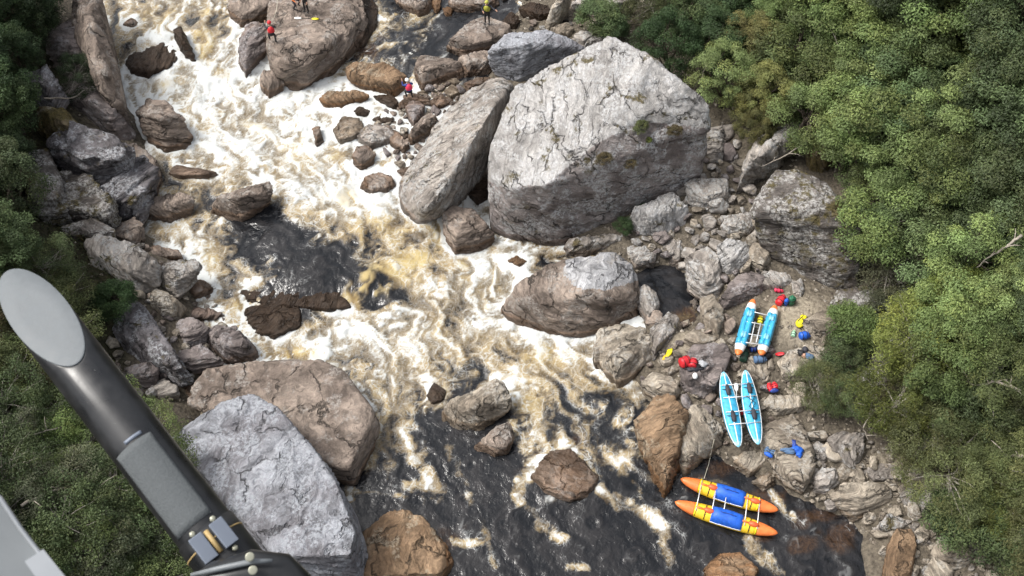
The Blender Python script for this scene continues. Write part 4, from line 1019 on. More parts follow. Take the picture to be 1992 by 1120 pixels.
# ------------------------------------------------------------------ rafts
def hull_frame(A, B):
    A = Vector(A); B = Vector(B); e = (B - A); L = e.length; e.normalize()
    side = e.cross(Vector((0, 0, 1))).normalized()
    return A, e, side, side.cross(e), L

def hull_slice(fr, w, t0, t1, prof, n=10, flat=0.78, rocker=0.16, sides=14, dz=0.0, scale=1.0):
    A, e, side, up, L = fr
    rings = []
    for i in range(n + 1):
        t = t0 + (t1 - t0) * i / n
        r = max(0.012, 0.5 * w * (1 - abs(2 * t - 1) ** prof) ** 0.55) * scale
        c = A + e * (L * t) + up * (rocker * abs(2 * t - 1) ** 3 + dz)
        rings.append([c + side * (r * math.cos(2 * math.pi * k / sides)) + up * (r * flat * math.sin(2 * math.pi * k / sides)) for k in range(sides)])
    return rings

def hull_top(fr, w, t, s, prof, flat=0.78, rocker=0.16, lift=0.02):
    """point on the upper skin at station t, sideways position s (-1..1)"""
    A, e, side, up, L = fr
    r = 0.5 * w * (1 - abs(2 * t - 1) ** prof) ** 0.55
    return A + e * (L * t) + side * (r * s) + up * (rocker * abs(2 * t - 1) ** 3 + r * flat * math.sqrt(max(0, 1 - s * s)) + lift)

def pad_on_hull(root, fr, w, t, prof, la, lb, mat, name, hgt=0.08):
    A, e, side, up, L = fr
    c = hull_top(fr, w, t, 0, prof)
    M = Matrix((e, side, up)).transposed()
    mb = MB(); mb.ball((0, 0, 0), (la, lb, hgt), 2)
    for v in mb.bm.verts: v.co = M @ v.co + c
    return mb.build(name, mat, root)

def strap_on_hull(root, fr, w, t, prof, name='strap', mat='black', r=0.018):
    pts = [hull_top(fr, w, t, s, prof, lift=0.012) for s in np.linspace(-0.98, 0.98, 9)]
    return MB().tube(pts, r, 5).build(name, C[mat], root)

def raft(label, ends, up_off, kind, w, name='catamaran_raft'):
    (a1, a2), (b1, b2) = ends
    zs = [on(*p)[0].z for p in (a1, a2, b1, b2, ((a1[0] + a2[0]) / 2, (a1[1] + a2[1]) / 2), ((b1[0] + b2[0]) / 2, (b1[1] + b2[1]) / 2))]
    z = float(np.percentile(zs, 72)) + up_off
    zw = z
    W = [Vector(P(p[0], p[1], zw)) for p in (a1, a2, b1, b2)]
    c = sum(W, Vector()) / 4
    root = empty(name, c - Vector((0, 0, 0.3)))
    W = [p - root.location for p in W]
    tag(root, label, 'raft', 'twin-hulled rafts')
    frs = [hull_frame(W[0], W[1]), hull_frame(W[2], W[3])]
    for hi, fr in enumerate(frs):
        if kind == 'white':
            prof = 4.0
            h = MB().ring_loft(hull_slice(fr, w, 0.2, 0.8, prof, 16)).build('hull', C['cyan'], root)
            for t0, t1 in ((0.085, 0.2), (0.8, 0.915)): MB().ring_loft(hull_slice(fr, w, t0, t1, prof, 5)).build('white_band', C['white'], h)
            for t0, t1 in ((0.0, 0.085), (0.915, 1.0)): MB().ring_loft(hull_slice(fr, w, t0, t1, prof, 7)).build('tip', C['orange'], h)
            for s in (-0.42, 0.42):
                MB().tube([hull_top(fr, w, t, s, prof, lift=-0.06) for t in np.linspace(0.19, 0.81, 14)], 0.13, 9).build('deck_tube', C['cyan'], h)
            for t in (0.29, 0.66):
                for s in (-0.2, 0.2):
                    MB().tube([hull_top(fr, w, t + d, s, prof, lift=0.04) for d in (-0.05, 0.0, 0.05)], [0.05, 0.085, 0.06], 8).build('saddle_pad', C['cyanlight'], root)
                strap_on_hull(root, fr, w, t + 0.035, prof, r=0.03)
        elif kind == 'cyan':
            prof = 2.1
            h = MB().ring_loft(hull_slice(fr, w, 0.0, 1.0, prof, 26, 0.62)).build('hull', C['cyan'], root)
            for s in (-0.93, 0.93): MB().tube([hull_top(fr, w, t, s, prof, 0.62, lift=0.0) for t in np.linspace(0.02, 0.98, 22)], 0.022, 6).build('rim', C['white'], h)
            MB().tube([hull_top(fr, w, t, 0, prof, 0.62, lift=-0.005) for t in np.linspace(0.03, 0.97, 20)], 0.026, 6).build('stringer', C['white'], h)
            for t0, t1 in ((0.0, 0.07), (0.93, 1.0)): MB().ring_loft(hull_slice(fr, w, t0, t1, prof, 6, 0.63, scale=1.03)).build('tip', C['cyanlight'], h)
            for t in (0.27, 0.62):
                pad_on_hull(root, fr, w, t, prof, 0.33, 0.12, C['charcoal'], 'seat')
                for s in (-0.5, 0.5):
                    MB().tube([hull_top(fr, w, t - 0.05, s * 2, prof, lift=0.0), hull_top(fr, w, t + 0.0, s * 0.6, prof, lift=0.05), hull_top(fr, w, t + 0.07, s * 0.4, prof, lift=0.02)], 0.02, 5).build('thigh_strap', C['black'], root)
            if hi == 1:
                for q in (((0.38, -0.5), (0.52, 0.4), (0.6, -0.3)), ((0.38, 0.5), (0.47, -0.4), (0.6, 0.4))):
                    MB().tube([hull_top(fr, w, t, s, prof, lift=0.02) for t, s in q], 0.018, 5).build('lashing', C['black'], root)
        else:
            prof = 2.3
            h = MB().ring_loft(hull_slice(fr, w, 0.20, 0.80, prof, 18)).build('hull', C['yellow'], root)
            for t0, t1 in ((0.0, 0.20), (0.80, 1.0)): MB().ring_loft(hull_slice(fr, w, t0, t1, prof, 10, scale=1.01)).build('tip', C['orange'], h)
            for t in (0.205, 0.795): MB().tube([hull_top(fr, w, t, s, prof, lift=0.0) for s in np.linspace(-0.97, 0.97, 8)], 0.05, 6).build('collar', C['lemon'], h)
            for t in (0.31, 0.74):
                pad_on_hull(root, fr, w, t + 0.02, prof, 0.27, 0.14, C['coral'], 'saddle_pad', 0.12)
                pad_on_hull(root, fr, w, t - 0.07, prof, 0.2, 0.06, C['orange'], 'thigh_hook', 0.06)
                strap_on_hull(root, fr, w, t - 0.01, prof, r=0.022)
    ts = {'white': (0.24, 0.43, 0.64, 0.80), 'cyan': (0.2, 0.37, 0.56, 0.72), 'orange': (0.21, 0.36, 0.47, 0.68, 0.80)}[kind]
    prof = {'white': 4.0, 'cyan': 2.1, 'orange': 2.3}[kind]
    ext = 0.75 if kind != 'orange' else 0.5
    for t in ts:
        p = hull_top(frs[0], w, t, -ext, prof, lift=0.06); q = hull_top(frs[1], w, t, ext, prof, lift=0.06)
        p2 = hull_top(frs[0], w, t, ext, prof, lift=0.06); q2 = hull_top(frs[1], w, t, -ext, prof, lift=0.06)
        d = sorted([(p - q).length, (p - q2).length, (p2 - q).length, (p2 - q2).length])[-1]
        best = max(((p, q), (p, q2), (p2, q), (p2, q2)), key=lambda k: (k[0] - k[1]).length)
        MB().tube(best, 0.024, 8).build('crossbar', C['pole'], root)
    if kind == 'white':
        for k, s in enumerate((0.35, 0.6)):
            p = [hull_top(frs[0], w, t, 0, prof, lift=0.08).lerp(hull_top(frs[1], w, t, 0, prof, lift=0.08), s + 0.12 * (t - 0.5)) for t in (0.43, 0.55, 0.64, 0.8)]
            MB().tube(p, 0.028, 6).build('lengthwise_pole', C['pole'], root)
    return root, frs, w, prof

r1, f1, w1_, p1_ = raft('white-banded blue raft with orange tips on the gravel landing', (((1465, 585), (1434, 694)), ((1507, 597), (1479, 694))), 0.30, 'white', 0.60)
r2, f2, w2_, p2_ = raft('sky-blue raft with dark seats drawn up on the boulders', (((1406, 726), (1436, 873)), ((1449, 723), (1474, 868))), 0.55, 'cyan', 0.82)
r3, f3, w3_, p3_ = raft('orange and yellow raft with blue covers afloat by the shore', (((1323, 934), (1513, 995)), ((1312, 979), (1512, 1040))), 0.16, 'orange', 0.84)

def cargo(label, fr, w, prof, root, t0, t1):
    n, k = 12, 11
    rs = np.random.default_rng(int(t0 * 100) + len(label))
    g = []
    for i in range(n + 1):
        t = t0 + (t1 - t0) * i / n
        for j in range(k + 1):
            s = -1.02 + 2.04 * j / k
            bul = 0.12 * (1 - (2 * i / n - 1) ** 4) * (1 - s ** 4) if abs(s) < 1 else 0
            p = hull_top(fr, w, t, max(-0.99, min(0.99, s)), prof, lift=0.03 + bul + 0.03 * rs.random())
            g.append(p)
    g = np.array(g) + np.array(root.location)
    top = g
    bot = g - np.array([0, 0, 0.05])
    f = []
    nn = (n + 1) * (k + 1)
    for i in range(n):
        for j in range(k):
            a = i * (k + 1) + j; q = (a, a + 1, a + k + 2, a + k + 1)
            f.append(q); f.append(tuple(x + nn for x in q[::-1]))
    edge = [i * (k + 1) for i in range(n + 1)] + [n * (k + 1) + j for j in range(1, k + 1)] + [i * (k + 1) + k for i in range(n - 1, -1, -1)] + [j for j in range(k - 1, 0, -1)]
    for a, b in zip(edge, edge[1:] + edge[:1]): f.append((a, b, b + nn, a + nn))
    c = top.mean(0)
    me = npmesh('cover', np.vstack([top, bot]) - c, np.array(f), True, C['blue'])
    o = empty('cargo_cover', c)
    tag(o, label, 'cover', 'blue covers on the orange raft')
    link('cover', me, None, o)
    a = [Vector(top[i * (k + 1) + k] - c) for i in range(n + 1)]
    MB().tube(a, 0.02, 6).build('hem', C['white'], o)
    MB().tube([Vector(top[i * (k + 1) + k // 2] - c) + Vector((0, 0, 0.03)) for i in range(3, n - 2)], 0.02, 6).build('zip', C['navy'], o)
    return o
cargo('plain blue cover on the upper hull of the orange raft', f3[0], w3_, p3_, r3, 0.36, 0.66)
cargo('unzipped blue cover on the lower hull of the orange raft', f3[1], w3_, p3_, r3, 0.36, 0.66)

# ------------------------------------------------------------------ gear
def axis_rot(ang, tiltx=0.0):
    return Euler((tiltx, 0, ang))

def dry_bag(label, px, py, L, r, mat, ang, lying=True, group=None, name='dry_bag', cat='bag'):
    p, n = on(px, py)
    root = empty(name, p, (0, 0, ang))
    sd = int(px * 7 + py)
    zc = r * 0.85 if lying else 0.0
    prof = [(-0.5, 0.75), (-0.46, 0.95), (-0.2, 1.04), (0.1, 1.0), (0.32, 0.95), (0.43, 0.75), (0.47, 0.5)]
    pts = [((t * L, 0, zc) if lying else (0, 0, (t + 0.5) * L)) for t, _ in prof]
    mb = MB().tube(pts, [r * q for _, q in prof], 12)
    for v in mb.bm.verts:
        d = fbm(np.array([[v.co.x * 6 + sd, v.co.y * 6, v.co.z * 6]]), 2, 4)[0]
        v.co += v.co.normalized() * d * 0.04
    mb.build('bag', C[mat], root)
    e = Vector((0.5 * L, 0, zc)) if lying else Vector((0, 0, L * 1.0))
    MB().box(e, (0.07, r * 1.3, 0.09), None, 0.02).build('rolled_closure', C[mat], root)
    for t in (-0.25, 0.2):
        if lying: pts = [(t * L, math.cos(a) * r * 1.06, zc + math.sin(a) * r * 1.06) for a in np.linspace(-0.3, math.pi + 0.3, 10)]
        else: pts = [(math.cos(a) * r * 1.06, math.sin(a) * r * 1.06, (t + 0.5) * L) for a in np.linspace(0, 6.283, 13)]
        MB().tube(pts, 0.018, 5).build('strap', C['black'], root)
    return tag(root, label, cat, group)

def backpack(label, px, py, mat, ang, s=1.0, extra='black'):
    p, n = on(px, py)
    root = empty('backpack', p, (0, 0, ang)); root.scale = (s, s, s)
    MB().ball((0, 0, 0.20), (0.30, 0.24, 0.20), 3, 3, 0.25).build('main_bag', C[mat], root)
    MB().ball((0.36, 0.02, 0.17), (0.20, 0.2, 0.17), 3, 5, 0.25).build('lid', C[mat], root)
    for y in (-0.1, 0.1): MB().tube([(-0.3, y, 0.15), (-0.1, y * 1.2, 0.4), (0.2, y, 0.38), (0.5, y, 0.25)], 0.022, 5).build('strap', C[extra], root)
    MB().tube([(0.1, -0.26, 0.1), (0.12, 0, 0.42), (0.1, 0.26, 0.1)], 0.022, 5).build('strap', C[extra], root)
    return tag(root, label, 'backpack')

def life_vest(label, px, py, m1, m2, ang, s=1.0, group='life vests on the rocks'):
    p, n = on(px, py)
    root = empty('life_vest', p, (0, 0, ang)); root.scale = (s, s, s)
    MB().ball((-0.13, 0.0, 0.12), (0.15, 0.27, 0.11), 3, 8, 0.2).build('front_panel', C[m1], root)
    MB().ball((0.13, 0.04, 0.12), (0.15, 0.24, 0.11), 3, 9, 0.2).build('front_panel', C[m1], root)
    MB().ball((0.02, -0.22, 0.14), (0.22, 0.11, 0.11), 3, 10, 0.2).build('back_panel', C[m2], root)
    for y in (-0.12, 0.0, 0.12): MB().tube([(-0.28, y, 0.1), (-0.13, y, 0.25), (0.0, y, 0.17), (0.13, y, 0.25), (0.28, y, 0.1)], 0.016, 5).build('strap', C['black'], root)
    return tag(root, label, 'life vest', group)

def helmet(label, px, py, mat, s=1.0):
    p, n = on(px, py)
    root = empty('helmet', p)
    mb = MB().ball((0, 0, 0.04), (0.15 * s, 0.19 * s, 0.16 * s), 3)
    bmesh.ops.delete(mb.bm, geom=[v for v in mb.bm.verts if v.co.z < 0.0], context='VERTS')
    mb.build('shell', C[mat], root)
    MB().tube([(0.15 * s, 0, 0.03), (0.05, 0.1, 0.0), (-0.15 * s, 0, 0.03)], 0.012, 5).build('chin_strap', C['black'], root)
    return tag(root, label, 'helmet')

def crumple(name, label, px, py, blobs, cat='clothing', ang=0.0):
    p, n = on(px, py)
    root = empty(name, p, (0, 0, ang))
    for i, (pn, c, r, mat) in enumerate(blobs):
        MB().ball(c, r, 3, 20 + i + int(px) % 17, 0.75).build(pn, C[mat], root)
    return tag(root, label, cat)

def paddle(label, p0, p1, b0, b1, shaft='black', z=None, lift=0.06):
    a = on(*p0)[0] if z is None else Vector(P(*p0, z)); b = on(*p1)[0] if z is None else Vector(P(*p1, z))
    a = a + Vector((0, 0, lift)); b = b + Vector((0, 0, lift))
    d = b - a; L = d.length
    root = empty('paddle', (a + b) / 2); root.rotation_euler = d.to_track_quat('X', 'Z').to_euler()
    MB().tube([(-L / 2 + 0.2, 0, 0), (L / 2 - 0.2, 0, 0)], 0.018, 8).build('shaft', C[shaft], root)
    for s, m in ((-1, b0), (1, b1)):
        if m is None: continue
        x0 = s * (L / 2 - 0.48)
        MB().tube([(x0, 0, 0), (x0 + s * 0.1, 0, 0), (x0 + s * 0.3, 0, 0), (x0 + s * 0.48, 0, 0)], [0.02, 0.085, 0.115, 0.07], 10, 0.22).build('blade', C[m], root)
    return tag(root, label, 'paddle')

paddle('white and yellow paddle lying on the broad brown slab', (573, 36), (620, 38), 'white', 'lemon')
paddle('yellow-bladed paddle lying between the hulls of the sky-blue raft', (1432, 745), (1434, 808), 'white', 'lemon', 'white', z=float(r2.location.z) + 0.38, lift=0.0)
paddle('red-bladed paddle lying near the helmet', (1508, 690), (1552, 687), 'red', None)
backpack('bright yellow backpack with black straps on the gravel', 1556, 632, 'lemon', 0.9, 1.0)
dry_bag('blue round bag below the yellow backpack', 1563, 656, 0.5, 0.2, 'blue', 0.2)
dry_bag('small mint green bottle-shaped bag by the yellow backpack', 1543, 651, 0.34, 0.11, 'mint', 1.2)
dry_bag('plump red bag at the tip of the white-banded raft', 1518, 587, 0.62, 0.2, 'red', 0.9)
dry_bag('small upright blue bag between the red and green bags', 1528, 592, 0.42, 0.12, 'blue', 0, False)
dry_bag('dark green barrel bag above the gravel', 1538, 590, 0.55, 0.19, 'green', 0, False)
dry_bag('dark green dry bag between the two blue rafts', 1447, 694, 0.7, 0.19, 'deepgreen', 1.25)
dry_bag('navy bag between the tails of the white-banded raft', 1466, 681, 0.36, 0.17, 'navy', 0.1)
dry_bag('dull blue bag under the tail of the white-banded raft', 1477, 702, 0.6, 0.19, 'slate', 0.1)
dry_bag('small charcoal bag right of the white-banded raft', 1493, 694, 0.34, 0.15, 'charcoal', 0.5)
dry_bag('yellow bag slung between the hulls of the white-banded raft', 1478, 625, 0.42, 0.15, 'lemon', 1.3)
dry_bag('red bag under the crossbars of the sky-blue raft', 1441, 804, 0.42, 0.15, 'red', 0.3)
dry_bag('faded red and white roll on the dark rock above the red bag', 1514, 567, 0.42, 0.1, 'pink', -0.2)
life_vest('red and black striped life vest below the rough tan boulder', 1502, 755, 'red', 'navy', 0.1)
life_vest('grey and blue life vest at the tail of the sky-blue raft', 1497, 880, 'slate', 'blue', -0.6)
crumple('drysuit', 'blue drysuit spread on the large flat tan boulder', 1544, 876, [('leg', (-0.35, -0.02, 0.08), (0.36, 0.1, 0.08), 'slate'), ('leg', (-0.2, -0.13, 0.08), (0.34, 0.1, 0.07), 'slate'), ('torso', (0.14, 0.02, 0.1), (0.22, 0.2, 0.1), 'blue'), ('sleeve', (0.05, 0.3, 0.08), (0.13, 0.24, 0.08), 'navy'), ('sleeve', (0.2, -0.22, 0.08), (0.14, 0.16, 0.08), 'blue')])
crumple('clothing_pile', 'heap of dark and blue clothes on the rough tan boulder', 1562, 690, [('jacket', (-0.1, 0.05, 0.08), (0.2, 0.16, 0.1), 'black'), ('towel', (0.22, -0.12, 0.08), (0.22, 0.18, 0.09), 'slate'), ('shirt', (0.0, -0.1, 0.1), (0.14, 0.12, 0.1), 'skin')])
helmet('dark helmet on the rough tan boulder', 1566, 681, 'charcoal')
dry_bag('rounded red bag on the dark layered boulder, left of two', 1332, 708, 0.55, 0.27, 'red', 0.4)
dry_bag('rounded red bag on the dark layered boulder, right of two', 1347, 710, 0.5, 0.22, 'red', 1.3)
crumple('clothing_pile', 'grey and black clothes beside the two red bags', 1360, 712, [('jacket', (-0.1, -0.1, 0.1), (0.34, 0.14, 0.1), 'black'), ('shirt', (0.18, 0.08, 0.1), (0.2, 0.22, 0.11), 'grey'), ('trousers', (-0.3, -0.22, 0.08), (0.35, 0.12, 0.09), 'charcoal')])
helmet('white helmet below the two red bags', 1352, 732, 'white', 0.9)
crumple('strap_bundle', 'bright yellow strap bundle on a small mottled stone', 1301, 688, [('strap', (0.0, 0.0, 0.05), (0.12, 0.3, 0.06), 'lemon'), ('strap', (-0.1, -0.3, 0.04), (0.07, 0.22, 0.04), 'yellow')], 'straps', -0.5)

def rope(label, pts, r=0.016):
    w = [on(*p)[0] + Vector((0, 0, 0.05 + l)) for *p, l in pts]
    out = []
    for a, b in zip(w[:-1], w[1:]):
        for i in range(6): out.append(a.lerp(b, i / 6) - Vector((0, 0, 0.12 * math.sin(math.pi * i / 6))))
    out.append(w[-1])
    c = sum(out, Vector()) / len(out)
    o = MB().tube([p - c for p in out], r, 5).build('rope', C['rope'], None, c)
    return tag(o, label, 'rope')
rope('thin tether rope from the pale tan boulder to the orange raft', [(1389, 855, 0.0), (1378, 905, 0.0), (1368, 936, 0.25)])
rope('thin rope hanging down to the red-vested climber', [(541, -4, 0.2), (538, 25, 0.1), (533, 58, 0.7)])

# ------------------------------------------------------------------ people
def person(label, px, py, ang, pose, jacket, trousers, vest=None, hat=None, z=None):
    J = {k: Vector(v) for k, v in pose.items()}
    order = [('pelvis', None, .145), ('spine', 'pelvis', .13), ('chest', 'spine', .15), ('neck', 'chest', .055), ('head', 'neck', .088), ('crown', 'head', .085), ('nose', 'head', .022)]
    for s in ('l', 'r'):
        order += [('sh' + s, 'chest', .068), ('el' + s, 'sh' + s, .05), ('wr' + s, 'el' + s, .034), ('pa' + s, 'wr' + s, .036),
                  ('hip' + s, 'pelvis', .095), ('kn' + s, 'hip' + s, .068), ('an' + s, 'kn' + s, .047), ('to' + s, 'an' + s, .042)]
        d = (J['pa' + s] - J['wr' + s]).normalized(); q = d.cross(Vector((0, 1, 0.3))).normalized()
        for k in range(4):
            b = J['pa' + s] + q * (0.024 * (k - 1.5)); ln = (0.065, 0.075, 0.072, 0.055)[k]
            J['f%d%s' % (k, s)] = b + d * (0.03 + ln * 0.5); J['g%d%s' % (k, s)] = b + d * (0.03 + ln) + Vector((0, 0.012, -0.012))
            order += [('f%d%s' % (k, s), 'pa' + s, .010), ('g%d%s' % (k, s), 'f%d%s' % (k, s), .008)]
        J['t' + s] = J['wr' + s].lerp(J['pa' + s], 0.5) + q * -0.05 + d * 0.02; order.append(('t' + s, 'wr' + s, .011))
    names = [n for n, _, _ in order]; ix = {n: i for i, n in enumerate(names)}
    me = bpy.data.meshes.new('body')
    me.from_pydata([J[n] for n in names], [(ix[n], ix[p]) for n, p, _ in order if p], [])
    t = bpy.data.objects.new('tmp', me); COL.objects.link(t)
    t.modifiers.new('s', 'SKIN'); 
    for i, (n, p, r) in enumerate(order):
        me.skin_vertices[0].data[i].radius = (r, r * (0.72 if n in ('pelvis', 'spine', 'chest') else 1)); me.skin_vertices[0].data[i].use_root = (i == 0)
    sub = t.modifiers.new('u', 'SUBSURF'); sub.levels = 1; sub.render_levels = 1
    bm_ = bpy.data.meshes.new_from_object(t.evaluated_get(bpy.context.evaluated_depsgraph_get()))
    bpy.data.objects.remove(t)
    bm_.materials.clear()
    for m in (jacket, trousers, 'skin', 'black'): bm_.materials.append(C[m])
    for f in bm_.polygons:
        f.use_smooth = True
        c = f.center
        best = min(((names[i], (J[names[i]].lerp(J[p], 0.35) - c).length - r) for i, (n, p, r) in enumerate(order) if p), key=lambda k: k[1])[0]
        f.material_index = 1 if best[:2] in ('hi', 'kn', 'an') else 3 if best[:2] == 'to' else 2 if best[:2] in ('he', 'cr', 'no', 'ne', 'pa') or best[0] in 'fgt' and len(best) <= 3 else 0
    base = on(px, py)[0] if z is None else Vector(P(px, py, z))
    root = empty('person', base, (0, 0, ang))
    link('body', bm_, None, root)
    if vest:
        a, b = J['pelvis'].lerp(J['spine'], 0.5), J['chest'].lerp(J['neck'], 0.45)
        side = (J['shr'] - J['shl']).normalized(); ax = (b - a).normalized(); fr = side.cross(ax)
        rings = []
        for i in range(7):
            u = i / 6; rx = (0.19, 0.21, 0.215, 0.215, 0.2, 0.17, 0.12)[i]; ry = (0.15, 0.165, 0.175, 0.175, 0.165, 0.14, 0.1)[i]
            rings.append([a.lerp(b, u) + side * rx * math.cos(k * math.pi / 8) + fr * ry * math.sin(k * math.pi / 8) for k in range(16)])
        MB().ring_loft(rings).build('life_vest', C[vest], root)
    if hat:
        mb = MB().ball(J['head'].lerp(J['crown'], 0.6), (0.13, 0.15, 0.13), 3)
        zc = J['head'].lerp(J['crown'], 0.6).z
        bmesh.ops.delete(mb.bm, geom=[v for v in mb.bm.verts if v.co.z < zc - 0.03], context='VERTS')
        mb.build('helmet', C[hat], root)
    for s in (-1, 1): MB().ball(J['head'] + Vector((0.033 * s, 0.083, 0.02)), (0.012, 0.01, 0.009), 1).build('eye', C['black'], root)
    return tag(root, label, 'person', 'paddlers')

def pose(**kw):
    p = dict(pelvis=(0, 0, .95), spine=(0, 0, 1.14), chest=(0, 0.01, 1.37), neck=(0, 0.02, 1.52), head=(0, 0.04, 1.61), crown=(0, 0.03, 1.70), nose=(0, 0.135, 1.60),
             shl=(-.19, 0, 1.43), shr=(.19, 0, 1.43), ell=(-.25, -.03, 1.15), elr=(.25, -.03, 1.15), wrl=(-.25, .1, .92), wrr=(.25, .1, .92), pal=(-.25, .13, .85), par=(.25, .13, .85),
             hipl=(-.1, 0, .9), hipr=(.1, 0, .9), knl=(-.12, .03, .5), knr=(.12, .03, .5), anl=(-.13, 0, .09), anr=(.13, 0, .09), tol=(-.14, .16, .045), tor=(.14, .16, .045))
    p.update(kw); return p
STAND = pose()
ARMS = pose(ell=(-.42, .1, 1.3), wrl=(-.62, .25, 1.35), pal=(-.68, .30, 1.36), elr=(.3, .08, 1.2), wrr=(.2, .28, 1.12), par=(.15, .34, 1.12))
CLIMB = pose(pelvis=(0, 0, .72), spine=(0, .06, .9), chest=(0, .14, 1.1), neck=(0, .2, 1.24), head=(0, .25, 1.32), crown=(0, .27, 1.41), nose=(0, .345, 1.31), shl=(-.19, .15, 1.15), shr=(.19, .15, 1.15),
             ell=(-.3, .3, 1.05), wrl=(-.24, .48, 1.22), pal=(-.23, .53, 1.28), elr=(.32, .22, .95), wrr=(.28, .42, .85), par=(.27, .48, .82),
             hipl=(-.1, 0, .68), hipr=(.1, 0, .68), knl=(-.2, .3, .58), knr=(.16, .22, .42), anl=(-.17, .12, .24), anr=(.14, -.02, .09), tol=(-.18, .28, .2), tor=(.15, .14, .045))
person('person in dark trousers standing on the broad slab, cut by the top edge', 597, 23, 2.6, STAND, 'black', 'black', None, None)
person('person in orange at the top edge behind the broad slab', 575, 16, -2.2, CLIMB, 'orange', 'charcoal', 'orange', 'orange')
person('climber in a red vest in the crack beside the broad slab', 533, 84, 0.3, CLIMB, 'charcoal', 'black', 'red', 'red')
person('paddler in a pink vest scrambling over rocks by the pool outlet', 799, 194, 0.5, CLIMB, 'navy', 'black', 'pink', 'white')
person('paddler in a yellow vest standing on the pointed slab', 948, 46, 2.9, ARMS, 'charcoal', 'black', 'olive', 'olive')

def bare_branch(label, pts, r0, group='bare branches'):
    w = []
    for px, py, off in pts: w.append(Vector(hit(px, py, off)))
    rs = random.Random(int(pts[0][0]))
    c = w[0]; mb = MB(); out = []
    for a, b in zip(w[:-1], w[1:]):
        for i in range(4): out.append(a.lerp(b, i / 4) - c + Vector([rs.uniform(-0.05, 0.05) for _ in range(3)]))
    out.append(w[-1] - c)
    n = len(out)
    mb.tube(out, [r0 * (1 - 0.75 * i / n) for i in range(n)], 6)
    for k in range(2, n - 1, 2):
        d = Vector([rs.uniform(-0.8, 0.8), rs.uniform(-0.6, 0.8), rs.uniform(0.0, 0.6)]) * rs.uniform(0.5, 1.2)
        mb.tube([out[k], out[k] + d * 0.5 + Vector((0, 0, 0.08)), out[k] + d], [r0 * 0.45, r0 * 0.3, r0 * 0.12], 5)
    o = mb.build('dead_branch', C['wood'], None, c)
    return tag(o, label, 'branch', group)
# ================================================================== trees and shrubs
def leaf_material():
    m = Mat('leaves')
    oi = m.node('ShaderNodeObjectInfo')
    tint = m.attr('tint').outputs['Fac']; warm = m.attr('warm').outputs['Fac']
    c = oi.outputs['Color']
    c = m.mix(m.math('MULTIPLY', warm, 0.5), c, m.mix(1.0, c, (1.35, 0.95, 0.6), 'MULTIPLY'))
    v = m.node('ShaderNodeVectorMath', operation='SCALE'); m.link(c, v.inputs[0]); m.link(tint, v.inputs['Scale'])
    d = m.node('ShaderNodeBsdfPrincipled'); m.link(v.outputs[0], d.inputs['Base Color']); d.inputs['Roughness'].default_value = 0.55; d.inputs['Specular IOR Level'].default_value = 0.3
    t = m.node('ShaderNodeBsdfTranslucent'); m.link(v.outputs[0], t.inputs['Color'])
    mx = m.node('ShaderNodeMixShader'); mx.inputs[0].default_value = 0.28
    m.link(d.outputs[0], mx.inputs[1]); m.link(t.outputs[0], mx.inputs[2]); m.link(mx.outputs[0], m.out.inputs[0])
    return m.m
LEAF = leaf_material()
BARK = plain('grey_bark', (0.33, 0.30, 0.26), 0.9, 0.3, scale=12, bump=0.5)
DBARK = plain('dark_bark', (0.075, 0.06, 0.045), 0.9, 0.3, scale=12, bump=0.5)

def leaf_quads(pos, nrm, ln, wd, rs):
    n = len(pos)
    r = rs.normal(size=(n, 3))
    t = np.cross(nrm, r); t /= np.linalg.norm(t, axis=1)[:, None] + 1e-9
    b = np.cross(nrm, t)
    L = (ln * rs.uniform(0.7, 1.3, n))[:, None]; W = (wd * rs.uniform(0.7, 1.3, n))[:, None]
    v = np.stack([pos - t * L * 0.5, pos + b * W * 0.5 + nrm * W * 0.15, pos + t * L * 0.5, pos - b * W * 0.5 + nrm * W * 0.15], 1).reshape(-1, 3)
    f = np.arange(n * 4).reshape(n, 4)
    return v, f

